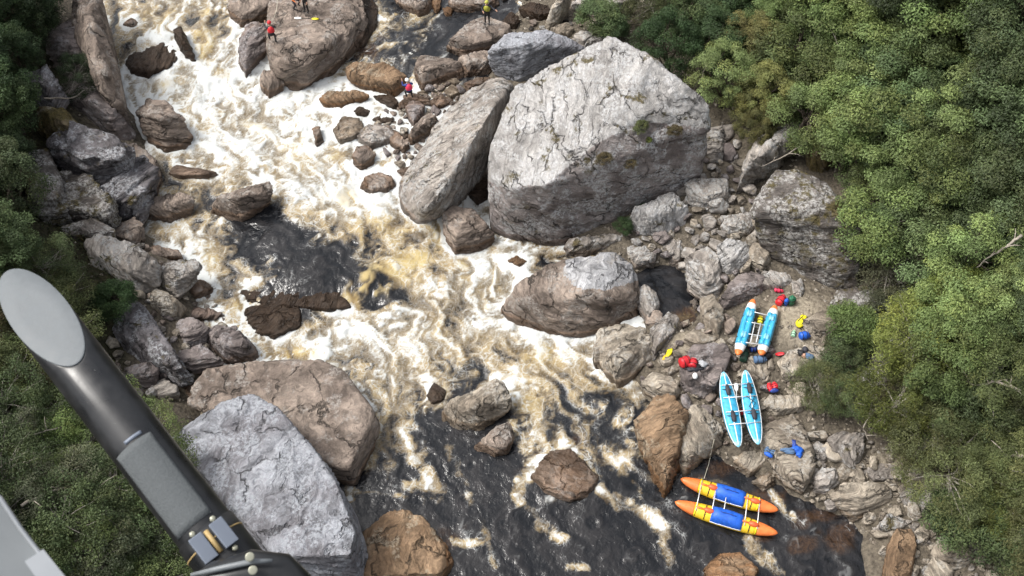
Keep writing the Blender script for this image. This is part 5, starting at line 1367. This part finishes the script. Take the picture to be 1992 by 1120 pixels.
def make_tree(seed, kind):
    """returns trunk mesh, crown mesh for a tree of about 1 unit = 1 m; crown centred over the origin"""
    rs = np.random.default_rng(seed); pr = random.Random(seed)
    H, R, npf, lpp, ln, wd, pr0, pr1, flat = {
        'puffy': (5.4, 2.7, 44, 560, 0.155, 0.07, 0.5, 1.0, 0.7),
        'dense': (5.2, 2.4, 90, 330, 0.12, 0.06, 0.35, 0.7, 0.8),
        'wispy': (4.2, 2.3, 90, 220, 0.17, 0.035, 0.35, 0.7, 0.9),
        'scrub': (2.4, 1.9, 80, 165, 0.10, 0.04, 0.22, 0.5, 0.7),
        'bush': (2.0, 1.3, 60, 300, 0.11, 0.04, 0.25, 0.5, 0.9)}[kind]
    hc = {'puffy': 0.66, 'dense': 0.62, 'wispy': 0.58, 'scrub': 0.6, 'bush': 0.5}[kind] * H
    hv = {'puffy': 0.42, 'dense': 0.46, 'wispy': 0.45, 'scrub': 0.4, 'bush': 0.5}[kind] * H
    # puffs on an uneven dome
    cen = []
    lob = rs.uniform(0.75, 1.2, 7); ph = rs.uniform(0, 6.28)
    for i in range(npf):
        while True:
            d = rs.normal(size=3); d /= np.linalg.norm(d)
            if d[2] > -0.35 or rs.random() < 0.25: break
        a = (math.atan2(d[1], d[0]) + math.pi + ph) % 6.2832
        k = lob[int(a / 6.2832 * 7) % 7]
        rr = rs.uniform(0.45, 1.0) ** 0.5
        cen.append((d[0] * R * rr * k, d[1] * R * rr * k, hc + d[2] * hv * rr * (0.8 + 0.25 * k)))
    cen = np.array(cen)
    P_, N_, T_, W_ = [], [], [], []
    for c in cen:
        r = rs.uniform(pr0, pr1)
        n = int(lpp * (r / pr1) ** 1.3)
        d = rs.normal(size=(n, 3)); d /= np.linalg.norm(d, axis=1)[:, None]
        d[:, 2] = np.where((d[:, 2] < 0) & (rs.random(n) < 0.7), -d[:, 2], d[:, 2])
        rad = r * rs.uniform(0.25, 1.05, n) ** 0.6
        q = c + d * rad[:, None] * np.array([1, 1, flat])
        nn = d * 0.9 + rs.normal(size=(n, 3)) * (0.45 if kind in ('puffy', 'dense') else 0.7) + np.array([0, 0, 0.45])
        nn /= np.linalg.norm(nn, axis=1)[:, None]
        P_.append(q); N_.append(nn)
        T_.append(np.full(n, rs.uniform(0.6, 1.35)) * rs.uniform(0.65, 1.35, n)); W_.append(np.full(n, rs.random() ** 2) * rs.uniform(0.3, 1, n))
    P_ = np.vstack(P_); N_ = np.vstack(N_); T_ = np.concatenate(T_); W_ = np.concatenate(W_)
    v, f = leaf_quads(P_, N_, ln, wd, rs)
    crown = npmesh('crown', v, f, False, LEAF)
    addattr(crown, 'tint', np.repeat(T_, 4)); addattr(crown, 'warm', np.repeat(W_, 4))
    mb = MB()
    r0 = 0.045 * H * (0.6 if kind in ('scrub', 'bush') else 0.8)
    bend = [Vector((pr.uniform(-.12, .12) * H * t, pr.uniform(-.12, .12) * H * t, H * 0.75 * t)) for t in np.linspace(0, 1, 6)]
    bend[0] = Vector((0, 0, -0.5))
    mb.tube(bend, [r0 * (1.25 - t) for t in np.linspace(0, 1, 6)], 8)
    nb = {'puffy': 16, 'dense': 14, 'wispy': 22, 'scrub': 30, 'bush': 16}[kind]
    for i in pr.sample(range(npf), min(nb, npf)):
        c = Vector(cen[i]); k = pr.randrange(1, 5); a = bend[k]
        m = a.lerp(c, 0.5) + Vector((pr.uniform(-.15, .15), pr.uniform(-.15, .15), 0.12)) * (H * 0.3)
        e = c * 1.0 + (c - Vector((0, 0, hc))) * (0.12 if kind in ('scrub', 'wispy') else 0.0)
        mb.tube([a, a.lerp(m, 0.6), m, m.lerp(e, 0.6) + Vector((pr.uniform(-.1, .1), pr.uniform(-.1, .1), 0)), e], [r0 * 0.42, r0 * 0.34, r0 * 0.25, r0 * 0.16, r0 * 0.06], 5)
    me = bpy.data.meshes.new('trunk'); bmesh.ops.recalc_face_normals(mb.bm, faces=mb.bm.faces[:]); mb.bm.to_mesh(me); mb.bm.free()
    me.polygons.foreach_set('use_smooth', np.ones(len(me.polygons), bool))
    me.materials.append(BARK if kind in ('scrub', 'wispy') else DBARK)
    return me, crown, hc
PROTO = {}
for _k, _n in (('puffy', 4), ('dense', 3), ('wispy', 4), ('scrub', 3), ('bush', 2)):
    PROTO[_k] = [make_tree(300 + i * 13 + len(_k) * 101, _k) for i in range(_n)]

def place_tree(px, py, kind, scale, tone, label, group, name='tree', cat='tree', rnd=random.Random(1)):
    tr, cr, hc = rnd.choice(PROTO[kind])
    off = hc * scale
    g = hit(px, py, off)
    base = np.array([g[0], g[1], float(surf(g[0:1], g[1:2])[0])])
    root = empty(name, base, (rnd.uniform(-.08, .08), rnd.uniform(-.08, .08), rnd.uniform(0, 6.28)))
    root.scale = (scale * rnd.uniform(0.9, 1.1), scale * rnd.uniform(0.9, 1.1), scale * rnd.uniform(0.92, 1.12))
    t = bpy.data.objects.new('trunk', tr); COL.objects.link(t); t.parent = root
    c = bpy.data.objects.new('crown', cr); COL.objects.link(c); c.parent = root
    k = rnd.uniform(0.52, 1.22)
    c.color = (tone[0] * k, tone[1] * k * rnd.uniform(0.94, 1.06), tone[2] * k, 1)
    tag(root, label, cat, group)
    return root

T_LIGHT = (0.180, 0.245, 0.092); T_MID = (0.120, 0.172, 0.076); T_DARK = (0.054, 0.094, 0.038); T_BRIGHT = (0.185, 0.235, 0.060)
T_OLIVE = (0.130, 0.155, 0.066); T_GOLD = (0.215, 0.225, 0.085); T_BROWN = (0.130, 0.110, 0.060); T_GREY = (0.175, 0.205, 0.125)
ORD = 'first second third fourth fifth sixth seventh eighth ninth tenth eleventh twelfth thirteenth fourteenth fifteenth sixteenth seventeenth eighteenth nineteenth twentieth'.split()
TONE_NAME = {T_LIGHT: 'light green', T_MID: 'grey-green', T_DARK: 'dark green', T_BRIGHT: 'yellow-green', T_OLIVE: 'olive', T_GOLD: 'golden', T_BROWN: 'brownish', T_GREY: 'silvery'}
KIND_NAME = {'puffy': 'clumpy-crowned tree', 'dense': 'dense tree', 'wispy': 'feathery tree', 'scrub': 'twiggy shrub', 'bush': 'bush'}

RB = [(-60, 1235), (0, 1225), (60, 1240), (110, 1290), (150, 1345), (200, 1425), (245, 1440), (255, 1600), (300, 1665), (380, 1685), (450, 1685), (520, 1710), (560, 1750), (620, 1745), (700, 1775), (760, 1770), (800, 1700), (860, 1705), (900, 1755), (950, 1840), (1020, 1880), (1060, 1950), (1120, 1985), (1200, 2040)]
LB = [(-60, 95), (0, 80), (60, 65), (110, 50), (160, 25), (200, 0), (260, 0), (320, 25), (370, 20), (430, 20), (480, 50), (520, 130), (560, 155), (620, 150), (700, 120), (760, 170), (820, 300), (900, 310), (1000, 320), (1060, 330), (1200, 350)]
def bound(tab, y): return float(np.interp(y, [a for a, _ in tab], [b for _, b in tab]))

def right_style(x, y, rn):
    if y < 140 and x < 1440: return ('dense', T_DARK if rn.random() < 0.6 else T_MID, 0.85) if rn.random() < 0.8 else ('wispy', T_OLIVE, 0.8)
    if x < 1530 and y < 260: return ('dense', T_GOLD if (x < 1500 and y > 80 and rn.random() < 0.7) else T_LIGHT, 0.75)
    if x < 1720 and y < 330: return ('puffy', T_LIGHT, rn.uniform(0.6, 1.1))
    if y < 400: return ('puffy' if rn.random() < 0.75 else 'dense', T_MID if rn.random() < 0.7 else T_LIGHT, rn.uniform(0.6, 1.2))
    if y < 520 and x < 1900: return ('puffy', T_MID if rn.random() < 0.5 else T_LIGHT, rn.uniform(0.7, 0.95))
    if y < 720 and x > 1780:
        q = rn.random()
        return ('wispy', T_BRIGHT, rn.uniform(0.75, 1.0)) if q < 0.45 else ('puffy', T_LIGHT, rn.uniform(0.6, 0.8)) if q < 0.75 else ('dense', T_MID, rn.uniform(0.6, 0.85))
    if y < 700: return ('bush' if rn.random() < 0.4 else 'wispy', T_LIGHT if rn.random() < 0.5 else T_GREY, rn.uniform(0.7, 0.9))
    q = rn.random()
    return ('wispy', T_OLIVE if q < 0.5 else T_BRIGHT, rn.uniform(0.6, 0.85)) if q < 0.62 else ('bush', T_MID, rn.uniform(0.9, 1.3)) if q < 0.82 else ('scrub', T_GREY, rn.uniform(0.8, 1.1))

def left_style(x, y, rn):
    if y < 470: return ('dense' if rn.random() < 0.7 else 'wispy', T_DARK if rn.random() < 0.75 else T_MID, rn.uniform(0.75, 1.0))
    if y < 640: return ('wispy', T_OLIVE if rn.random() < 0.5 else T_MID, rn.uniform(0.6, 0.8))
    if y < 760: return ('scrub', T_BROWN if rn.random() < 0.5 else T_OLIVE, rn.uniform(0.8, 1.1))
    return ('scrub', T_MID if rn.random() < 0.45 else (T_LIGHT if rn.random() < 0.6 else T_GREY), rn.uniform(0.7, 1.1))

rn = random.Random(77)
rows = list(range(-45, 1190, 70))
for ri, y in enumerate(rows):
    x = bound(RB, y) + rn.uniform(20, 45); k = 0
    while x < 2090:
        yy = y + rn.uniform(-20, 20)
        kind, tone, sc = right_style(x, yy, rn)
        if x > bound(RB, yy) + 15:
            place_tree(x, yy, kind, sc, tone, '%s %s, %s from the river in the %s row down the right bank' % (TONE_NAME[tone], KIND_NAME[kind], ORD[k], ORD[ri]), 'right bank forest', 'shrub' if kind in ('bush', 'scrub') else 'tree', 'tree', rn)
            k += 1
        x += rn.uniform(66, 96) * (0.85 if kind in ('wispy', 'bush') else 1.0)
for ri, y in enumerate(rows):
    x = bound(LB, y) - rn.uniform(15, 35); k = 0
    while x > -110:
        yy = y + rn.uniform(-20, 20)
        kind, tone, sc = left_style(x, yy, rn)
        place_tree(x, yy, kind, sc, tone, '%s %s, %s from the river in the %s row down the left bank' % (TONE_NAME[tone], KIND_NAME[kind], ORD[k], ORD[ri]), 'left bank scrub', 'shrub' if kind in ('bush', 'scrub') else 'tree', 'tree', rn)
        k += 1
        x -= rn.uniform(55, 80) * (0.85 if kind in ('wispy', 'scrub') else 1.0)

# single bushes that stand apart
for px, py, kind, sc, tone, lab in (
        (1655, 640, 'bush', 1.15, T_LIGHT, 'round green bush right of the speckled boulder'),
        (1640, 690, 'bush', 0.8, T_MID, 'small green bush under the round green bush'),
        (1592, 745, 'wispy', 0.62, T_OLIVE, 'soft grey-green shrub beside the striped life vest'),
        (1645, 770, 'wispy', 0.5, T_MID, 'low shrub above the dark triangular boulder'),
        (1165, 35, 'bush', 1.1, T_MID, 'green bush among the rocks at the top centre'),
        (1195, 60, 'bush', 0.7, T_DARK, 'small dark bush behind the house-sized boulder'),
        (1475, 250, 'dense', 0.5, T_GOLD, 'golden drooping foliage above the leaning slab'),
        (1460, 200, 'dense', 0.55, T_GOLD, 'golden leafy tree hanging over the rocks'),
        (1750, 600, 'bush', 1.0, T_GREY, 'silvery bush under the lichen-splashed boulder'),
        (1850, 1000, 'bush', 1.0, T_DARK, 'dark green bush above the pale pink boulder'),
        (355, 1100, 'bush', 0.7, T_BRIGHT, 'bright green tuft below the landing skid'),
        (225, 585, 'bush', 0.8, T_DARK, 'dark green bush against the smooth grey left bank boulder'),
        (160, 150, 'wispy', 0.6, T_DARK, 'dark shrub on the pinkish rock wall'),
        (1250, 410, 'bush', 0.35, T_DARK, 'dark moss tuft in the shade of the house-sized boulder'),
        (1215, 440, 'bush', 0.4, T_DARK, 'dark green ferns under the overhang of the house-sized boulder')):
    place_tree(px, py, kind, sc, tone, lab, None, 'shrub', 'bush', rn)

def rock_tuft(label, px, py, sc, tone):
    tr, cr, hc = PROTO['bush'][0]
    p, n = on(px, py)
    root = empty('shrub', p - Vector((0, 0, 0.15)), (0, 0, px)); root.scale = (sc * 0.8, sc * 0.65, sc * 0.7)
    for nm, me in (('trunk', tr), ('crown', cr)):
        o = bpy.data.objects.new(nm, me); COL.objects.link(o); o.parent = root; o.color = (*tone, 1)
    tag(root, label, 'bush')
rock_tuft('brown grassy tuft in the middle of the house-sized boulder', 1175, 312, 0.42, T_BROWN)
rock_tuft('brown and green tuft high on the house-sized boulder', 1245, 250, 0.42, T_OLIVE)
rock_tuft('brown tuft near the right end of the house-sized boulder', 1310, 258, 0.42, T_BROWN)
rock_tuft('small green tuft between the two brown tufts', 1262, 272, 0.2, T_BRIGHT)
rock_tuft('brown moss tuft low on the dark face of the house-sized boulder', 1225, 320, 0.36, T_BROWN)

for lab, pts, r0 in (
        ('long pale stick leaning over the lichen-splashed boulder', [(1585, 262, 2.2), (1535, 300, 1.6), (1470, 328, 1.2)], 0.06),
        ('pale forked branch at the right edge above the lower shore', [(1998, 888, 3.0), (1960, 886, 3.0), (1925, 888, 2.8)], 0.10),
        ('bent pale limb in the bright trees at the right edge', [(1990, 455, 4.8), (1960, 480, 4.6), (1925, 500, 4.2), (1900, 520, 4.0)], 0.08),
        ('bleached twigs in the upper right canopy', [(1890, 10, 5.6), (1878, 35, 5.4), (1900, 50, 5.3), (1905, 85, 5.2)], 0.05),
        ('curved pale limb above the dark triangular boulder', [(1705, 795, 2.2), (1690, 812, 2.0), (1680, 835, 1.6), (1690, 858, 1.2)], 0.07),
        ('dead branch lying behind the pale pink boulder', [(1905, 1005, 1.2), (1880, 1030, 0.6), (1850, 1045, 0.3)], 0.11),
        ('pale roots and limbs at the lower right edge', [(1990, 1035, 2.0), (1950, 1020, 1.8), (1915, 1035, 1.4), (1930, 1075, 1.0)], 0.08),
        ('pale branch over the dark forest left of the clumpy trees', [(1375, 125, 3.0), (1362, 155, 2.4), (1352, 170, 2.0)], 0.04),
        ('pale bare branch above the scored bedrock on the left bank', [(85, 190, 2.0), (130, 192, 1.5), (170, 180, 1.2)], 0.05),
        ('tangle of bare roots between the skid and the blue-grey boulder', [(270, 985, 2.0), (300, 1020, 1.5), (330, 1045, 1.2), (350, 1075, 1.0)], 0.10),
        ('thin bare roots right of the skid', [(262, 1000, 1.8), (285, 1050, 1.4), (320, 1100, 1.2)], 0.07),
        ('bleached branch in the scrub left of the skid', [(40, 985, 2.2), (90, 960, 2.2), (150, 940, 2.2)], 0.07),
        ('grey forked branch in the lower left scrub', [(60, 880, 2.3), (110, 905, 2.3), (150, 945, 2.2), (220, 965, 2.0)], 0.06),
        ('bleached fork high in the clumpy trees near the top edge', [(1640, 40, 5.2), (1625, 62, 5.0), (1632, 95, 4.8)], 0.05),
        ('grey limb between the silvery bush and the bright trees', [(1800, 640, 3.6), (1830, 655, 3.6), (1858, 648, 3.5)], 0.06),
        ('long bare limb across the olive shrubs at the right', [(1985, 760, 3.4), (1940, 742, 3.3), (1900, 750, 3.2), (1870, 738, 3.0)], 0.07),
        ('crooked pale limb above the lower shore slabs', [(1870, 855, 2.8), (1845, 862, 2.7), (1815, 850, 2.6)], 0.06),
        ('pale snag in the forest right of the lichen-splashed boulder', [(1745, 420, 4.0), (1728, 448, 3.6), (1735, 470, 3.2)], 0.05),
        ('thin white branch crossing the lower left scrub', [(10, 830, 2.4), (60, 845, 2.4), (120, 830, 2.3)], 0.05)):
    bare_branch(lab, pts, r0)

def undergrowth():
    rs = np.random.default_rng(8)
    n = 90000
    y = rs.uniform(12, 66, n); sr = np.interp(y, *SR); tr = np.interp(y, *TR); sl = np.interp(y, *SL)
    right = rs.random(n) < 0.62
    x = np.where(right, tr + 0.3 + rs.random(n) ** 1.2 * 30, sl - 4.0 - rs.random(n) ** 1.2 * 24)
    z = terrain(x, y) + rs.random(n) ** 2 * 0.9
    m = fbm(np.stack([x * 0.4, y * 0.4, z * 0], 1), 3, 2) > -0.12
    x, y, z = x[m], y[m], z[m]; n = len(x)
    nn = rs.normal(size=(n, 3)) * 0.6 + np.array([0, 0, 0.9]); nn /= np.linalg.norm(nn, axis=1)[:, None]
    v, f = leaf_quads(np.stack([x, y, z], 1), nn, 0.26, 0.09, rs)
    me = npmesh('undergrowth', v, f, False, LEAF)
    addattr(me, 'tint', np.repeat(rs.uniform(0.5, 1.3, n), 4)); addattr(me, 'warm', np.repeat(rs.random(n) ** 2, 4))
    o = link('undergrowth', me); o.color = (0.045, 0.055, 0.022, 1)
    tag(o, 'low ferns and leaf litter beneath the trees on both banks', 'undergrowth', kind='stuff')
undergrowth()

# ================================================================== the helicopter's landing skid beside the camera
def skid_paint():
    m = Mat('scuffed_black_paint')
    tc = m.node('ShaderNodeTexCoord').outputs['Object']
    g = m.noise(tc, 9.0, 6, 0.65).outputs[0]
    sc = m.noise(m.vmul(tc, (14, 60, 60)), 4.0, 4, 0.6).outputs[0]
    ch = m.noise(tc, 45.0, 3, 0.6).outputs[0]
    scr = m.math('MULTIPLY', m.ramp(sc, 0.66, 0.72), m.ramp(g, 0.5, 0.62))
    chip = m.ramp(ch, 0.72, 0.75)
    col = m.mix(m.ramp(g, 0.35, 0.7), (0.010, 0.011, 0.013), (0.030, 0.031, 0.033))
    col = m.mix(m.math('MULTIPLY', m.math('MAXIMUM', scr, chip), 0.5), col, (0.22, 0.22, 0.21))
    m.principled(col, m.ramp(g, 0.3, 0.7, 0.22, 0.5), m.bump(g, 0.05, 0.005))
    return m.m
M_SKID = skid_paint()
M_CAP = plain('grey_end_cap', (0.14, 0.155, 0.165), 0.6, 0.06, scale=60, bump=0.1)
M_GRIP = plain('grey_grip_tape', (0.095, 0.105, 0.11), 0.9, 0.14, scale=260, bump=0.25)
M_PLATE = plain('blue_grey_plate', (0.15, 0.175, 0.22), 0.45, 0.08, 0.2)
M_BOLT = plain('pale_bolt', (0.34, 0.34, 0.27), 0.4, 0.1, 0.3)
M_PANEL = plain('grey_airframe_paint', (0.17, 0.185, 0.195), 0.45, 0.06, scale=20, bump=0.05)
M_EDGE = plain('bright_metal_edge', (0.42, 0.44, 0.46), 0.35, 0.08, 0.5)
M_SEAL = plain('tan_sealant', (0.42, 0.30, 0.13), 0.6, 0.15)

def helicopter():
    toe, heel = Vector(Q(80, 615, 1.86)), Vector(Q(478, 1135, 1.74))
    root = empty('helicopter', heel)
    tag(root, 'black helicopter landing skid with grey end cap, seen from the cabin', 'helicopter')
    O = root.location
    ax = (heel - toe).normalized(); L = (heel - toe).length
    tocam = (Vector(CAMP) - (toe + heel) / 2); tocam = (tocam - ax * tocam.dot(ax)).normalized()
    side = ax.cross(tocam).normalized()
    r = 0.0505; cot = 0.90
    N = 48
    def pt(s, a, rr=r): return toe + ax * s + side * (math.cos(a) * rr) + tocam * (math.sin(a) * rr) - O
    rings = []
    for k, s in enumerate([None, 0.0, 0.12, 0.25, 0.4, 0.5, L]):
        ring = []
        for i in range(N):
            a = 2 * math.pi * i / N
            s0 = math.sin(a) * r * 2.7
            ring.append(pt(s0 if s is None else max(s0 + 0.004, s), a, r if k else r * 0.985))
        rings.append(ring)
    MB().ring_loft(rings).build('skid_tube', M_SKID, root)
    tube = root.children[0]
    cap = [[pt(math.sin(2 * math.pi * i / N) * r * 2.7 * q - dz, 2 * math.pi * i / N, r * q) for i in range(N)] for q, dz in ((1.0, -0.001), (1.0, 0.003), (0.985, 0.0045), (0.5, 0.0045))]
    MB().ring_loft(cap).build('end_cap', M_CAP, tube)
    # grip panel wrapped on the tube
    def wrap(s0, s1, a0, a1, th, name, mat, parent, ns=14, na=14, corner=0.012):
        mb = MB(); rows = []
        for lay, rr in ((0, r + th), (1, r - 0.002)):
            g = []
            for i in range(ns + 1):
                for j in range(na + 1):
                    u = i / ns; w = j / na
                    s = s0 + (s1 - s0) * u; a = a0 + (a1 - a0) * w
                    g.append(mb.bm.verts.new(pt(s, a, rr)))
            rows.append(g)
        k = na + 1
        for i in range(ns):
            for j in range(na):
                q = [i * k + j, i * k + j + 1, (i + 1) * k + j + 1, (i + 1) * k + j]
                mb.bm.faces.new([rows[0][t] for t in q]); mb.bm.faces.new([rows[1][t] for t in q[::-1]])
        edge = [i * k for i in range(ns + 1)] + [ns * k + j for j in range(1, k)] + [i * k + na for i in range(ns - 1, -1, -1)] + [j for j in range(na - 1, 0, -1)]
        for a_, b_ in zip(edge, edge[1:] + edge[:1]): mb.bm.faces.new([rows[0][a_], rows[0][b_], rows[1][b_], rows[1][a_]])
        return mb.build(name, mat, parent)
    sfor = lambda px, py: (Vector(Q(px, py, 1.8)) - toe).dot(ax)
    wrap(sfor(275, 870), sfor(420, 1012), 0.42 * math.pi - 0.72, 0.42 * math.pi + 0.80, 0.0012, 'grip_panel', M_GRIP, tube)
    wrap(sfor(270, 858), sfor(272, 866), 0.5 * math.pi - 0.35, 0.5 * math.pi + 0.30, 0.0015, 'scuff_line', M_PLATE, tube, 2, 8)
    sc = sfor(440, 1045)
    wrap(sc - 0.022, sc + 0.12, -math.pi, math.pi * 0.999, 0.0035, 'clamp_band', M_SKID, root, 6, 40)
    wrap(sc + 0.004, sc + 0.0065, -0.2, math.pi * 1.15, 0.0045, 'sealant_line', M_SEAL, root, 2, 30)
    M = Matrix((ax, side, tocam)).transposed()
    for ds in (-0.018, 0.020):
        c = toe + ax * (sc + 0.010) + side * (ds * -1.05) + tocam * (r + 0.009) - O
        pl = MB().box((0, 0, 0), (0.050, 0.025, 0.010), None, 0.0015).build('clamp_plate', M_PLATE, root, c, False)
        pl.rotation_euler = M.to_euler()
        for e in (-0.031, 0.031):
            b = MB().tube([(e, 0, -0.006), (e, 0, -0.002), (e, 0, -0.0005)], [0.0055, 0.0055, 0.004], 6).build('bolt', M_BOLT, pl)
    c = toe + ax * (sc + 0.010) + tocam * (r + 0.006) - O
    st = MB().tube([(-0.022, 0, 0), (0.022, 0, 0)], 0.0045, 10).build('clamp_stud', M_SEAL, root, c); st.rotation_euler = M.to_euler()
    # saddle fairing where the cross tube meets the skid
    pts = [(470, 1145, 1.70), (505, 1100, 1.70), (560, 1092, 1.70), (596, 1125, 1.71), (620, 1175, 1.72)]
    MB().tube([Vector(Q(*p)) - O for p in [(360, 1160, 1.66), (420, 1128, 1.66), (490, 1112, 1.665), (545, 1118, 1.67), (585, 1150, 1.68), (600, 1200, 1.69)]], [0.022, 0.030, 0.036, 0.036, 0.03, 0.025], 18, 0.9).build('cross_tube_saddle', M_SKID, root)
    cv = MB().tube([Vector(Q(*p)) - O for p in [(372, 1118, 1.635), (430, 1105, 1.63), (492, 1092, 1.63), (530, 1090, 1.635)]], [0.003, 0.005, 0.005, 0.003], 8).build('saddle_seam', M_PANEL, root)
    for px, py in ((492, 1109), (486, 1083)):
        b = Vector(Q(px, py, 1.612)) - O
        n = (Vector(CAMP) - Vector(Q(px, py, 1.6))).normalized()
        MB().tube([b - n * 0.012, b - n * 0.006, b - n * 0.0055], [0.0075, 0.0075, 0.0055], 14).build('bolt', M_BOLT, root)
    # door sill of the cabin in the corner
    sill = [(-60, 930), (0, 968), (38, 1025), (80, 1080), (135, 1145), (120, 1220), (-60, 1220)]
    d0, d1 = 0.95, 0.985
    top = [Vector(Q(x, y, d0)) - O for x, y in sill]; bot = [Vector(Q(x, y, d1)) - O for x, y in sill]
    MB().ring_loft([top, bot]).build('door_sill', M_PANEL, root, None, False)
    e0 = [Vector(Q(x, y, 0.948)) - O for x, y in sill[:5]]
    MB().tube(e0, 0.0022, 8).build('sill_edge', M_EDGE, root)
    lip = [(48, 1092), (84, 1068), (150, 1150), (110, 1180)]
    MB().ring_loft([[Vector(Q(x, y, 0.915)) - O for x, y in lip], [Vector(Q(x, y, 0.955)) - O for x, y in lip]]).build('step_bracket', M_EDGE, root, None, False)
helicopter()
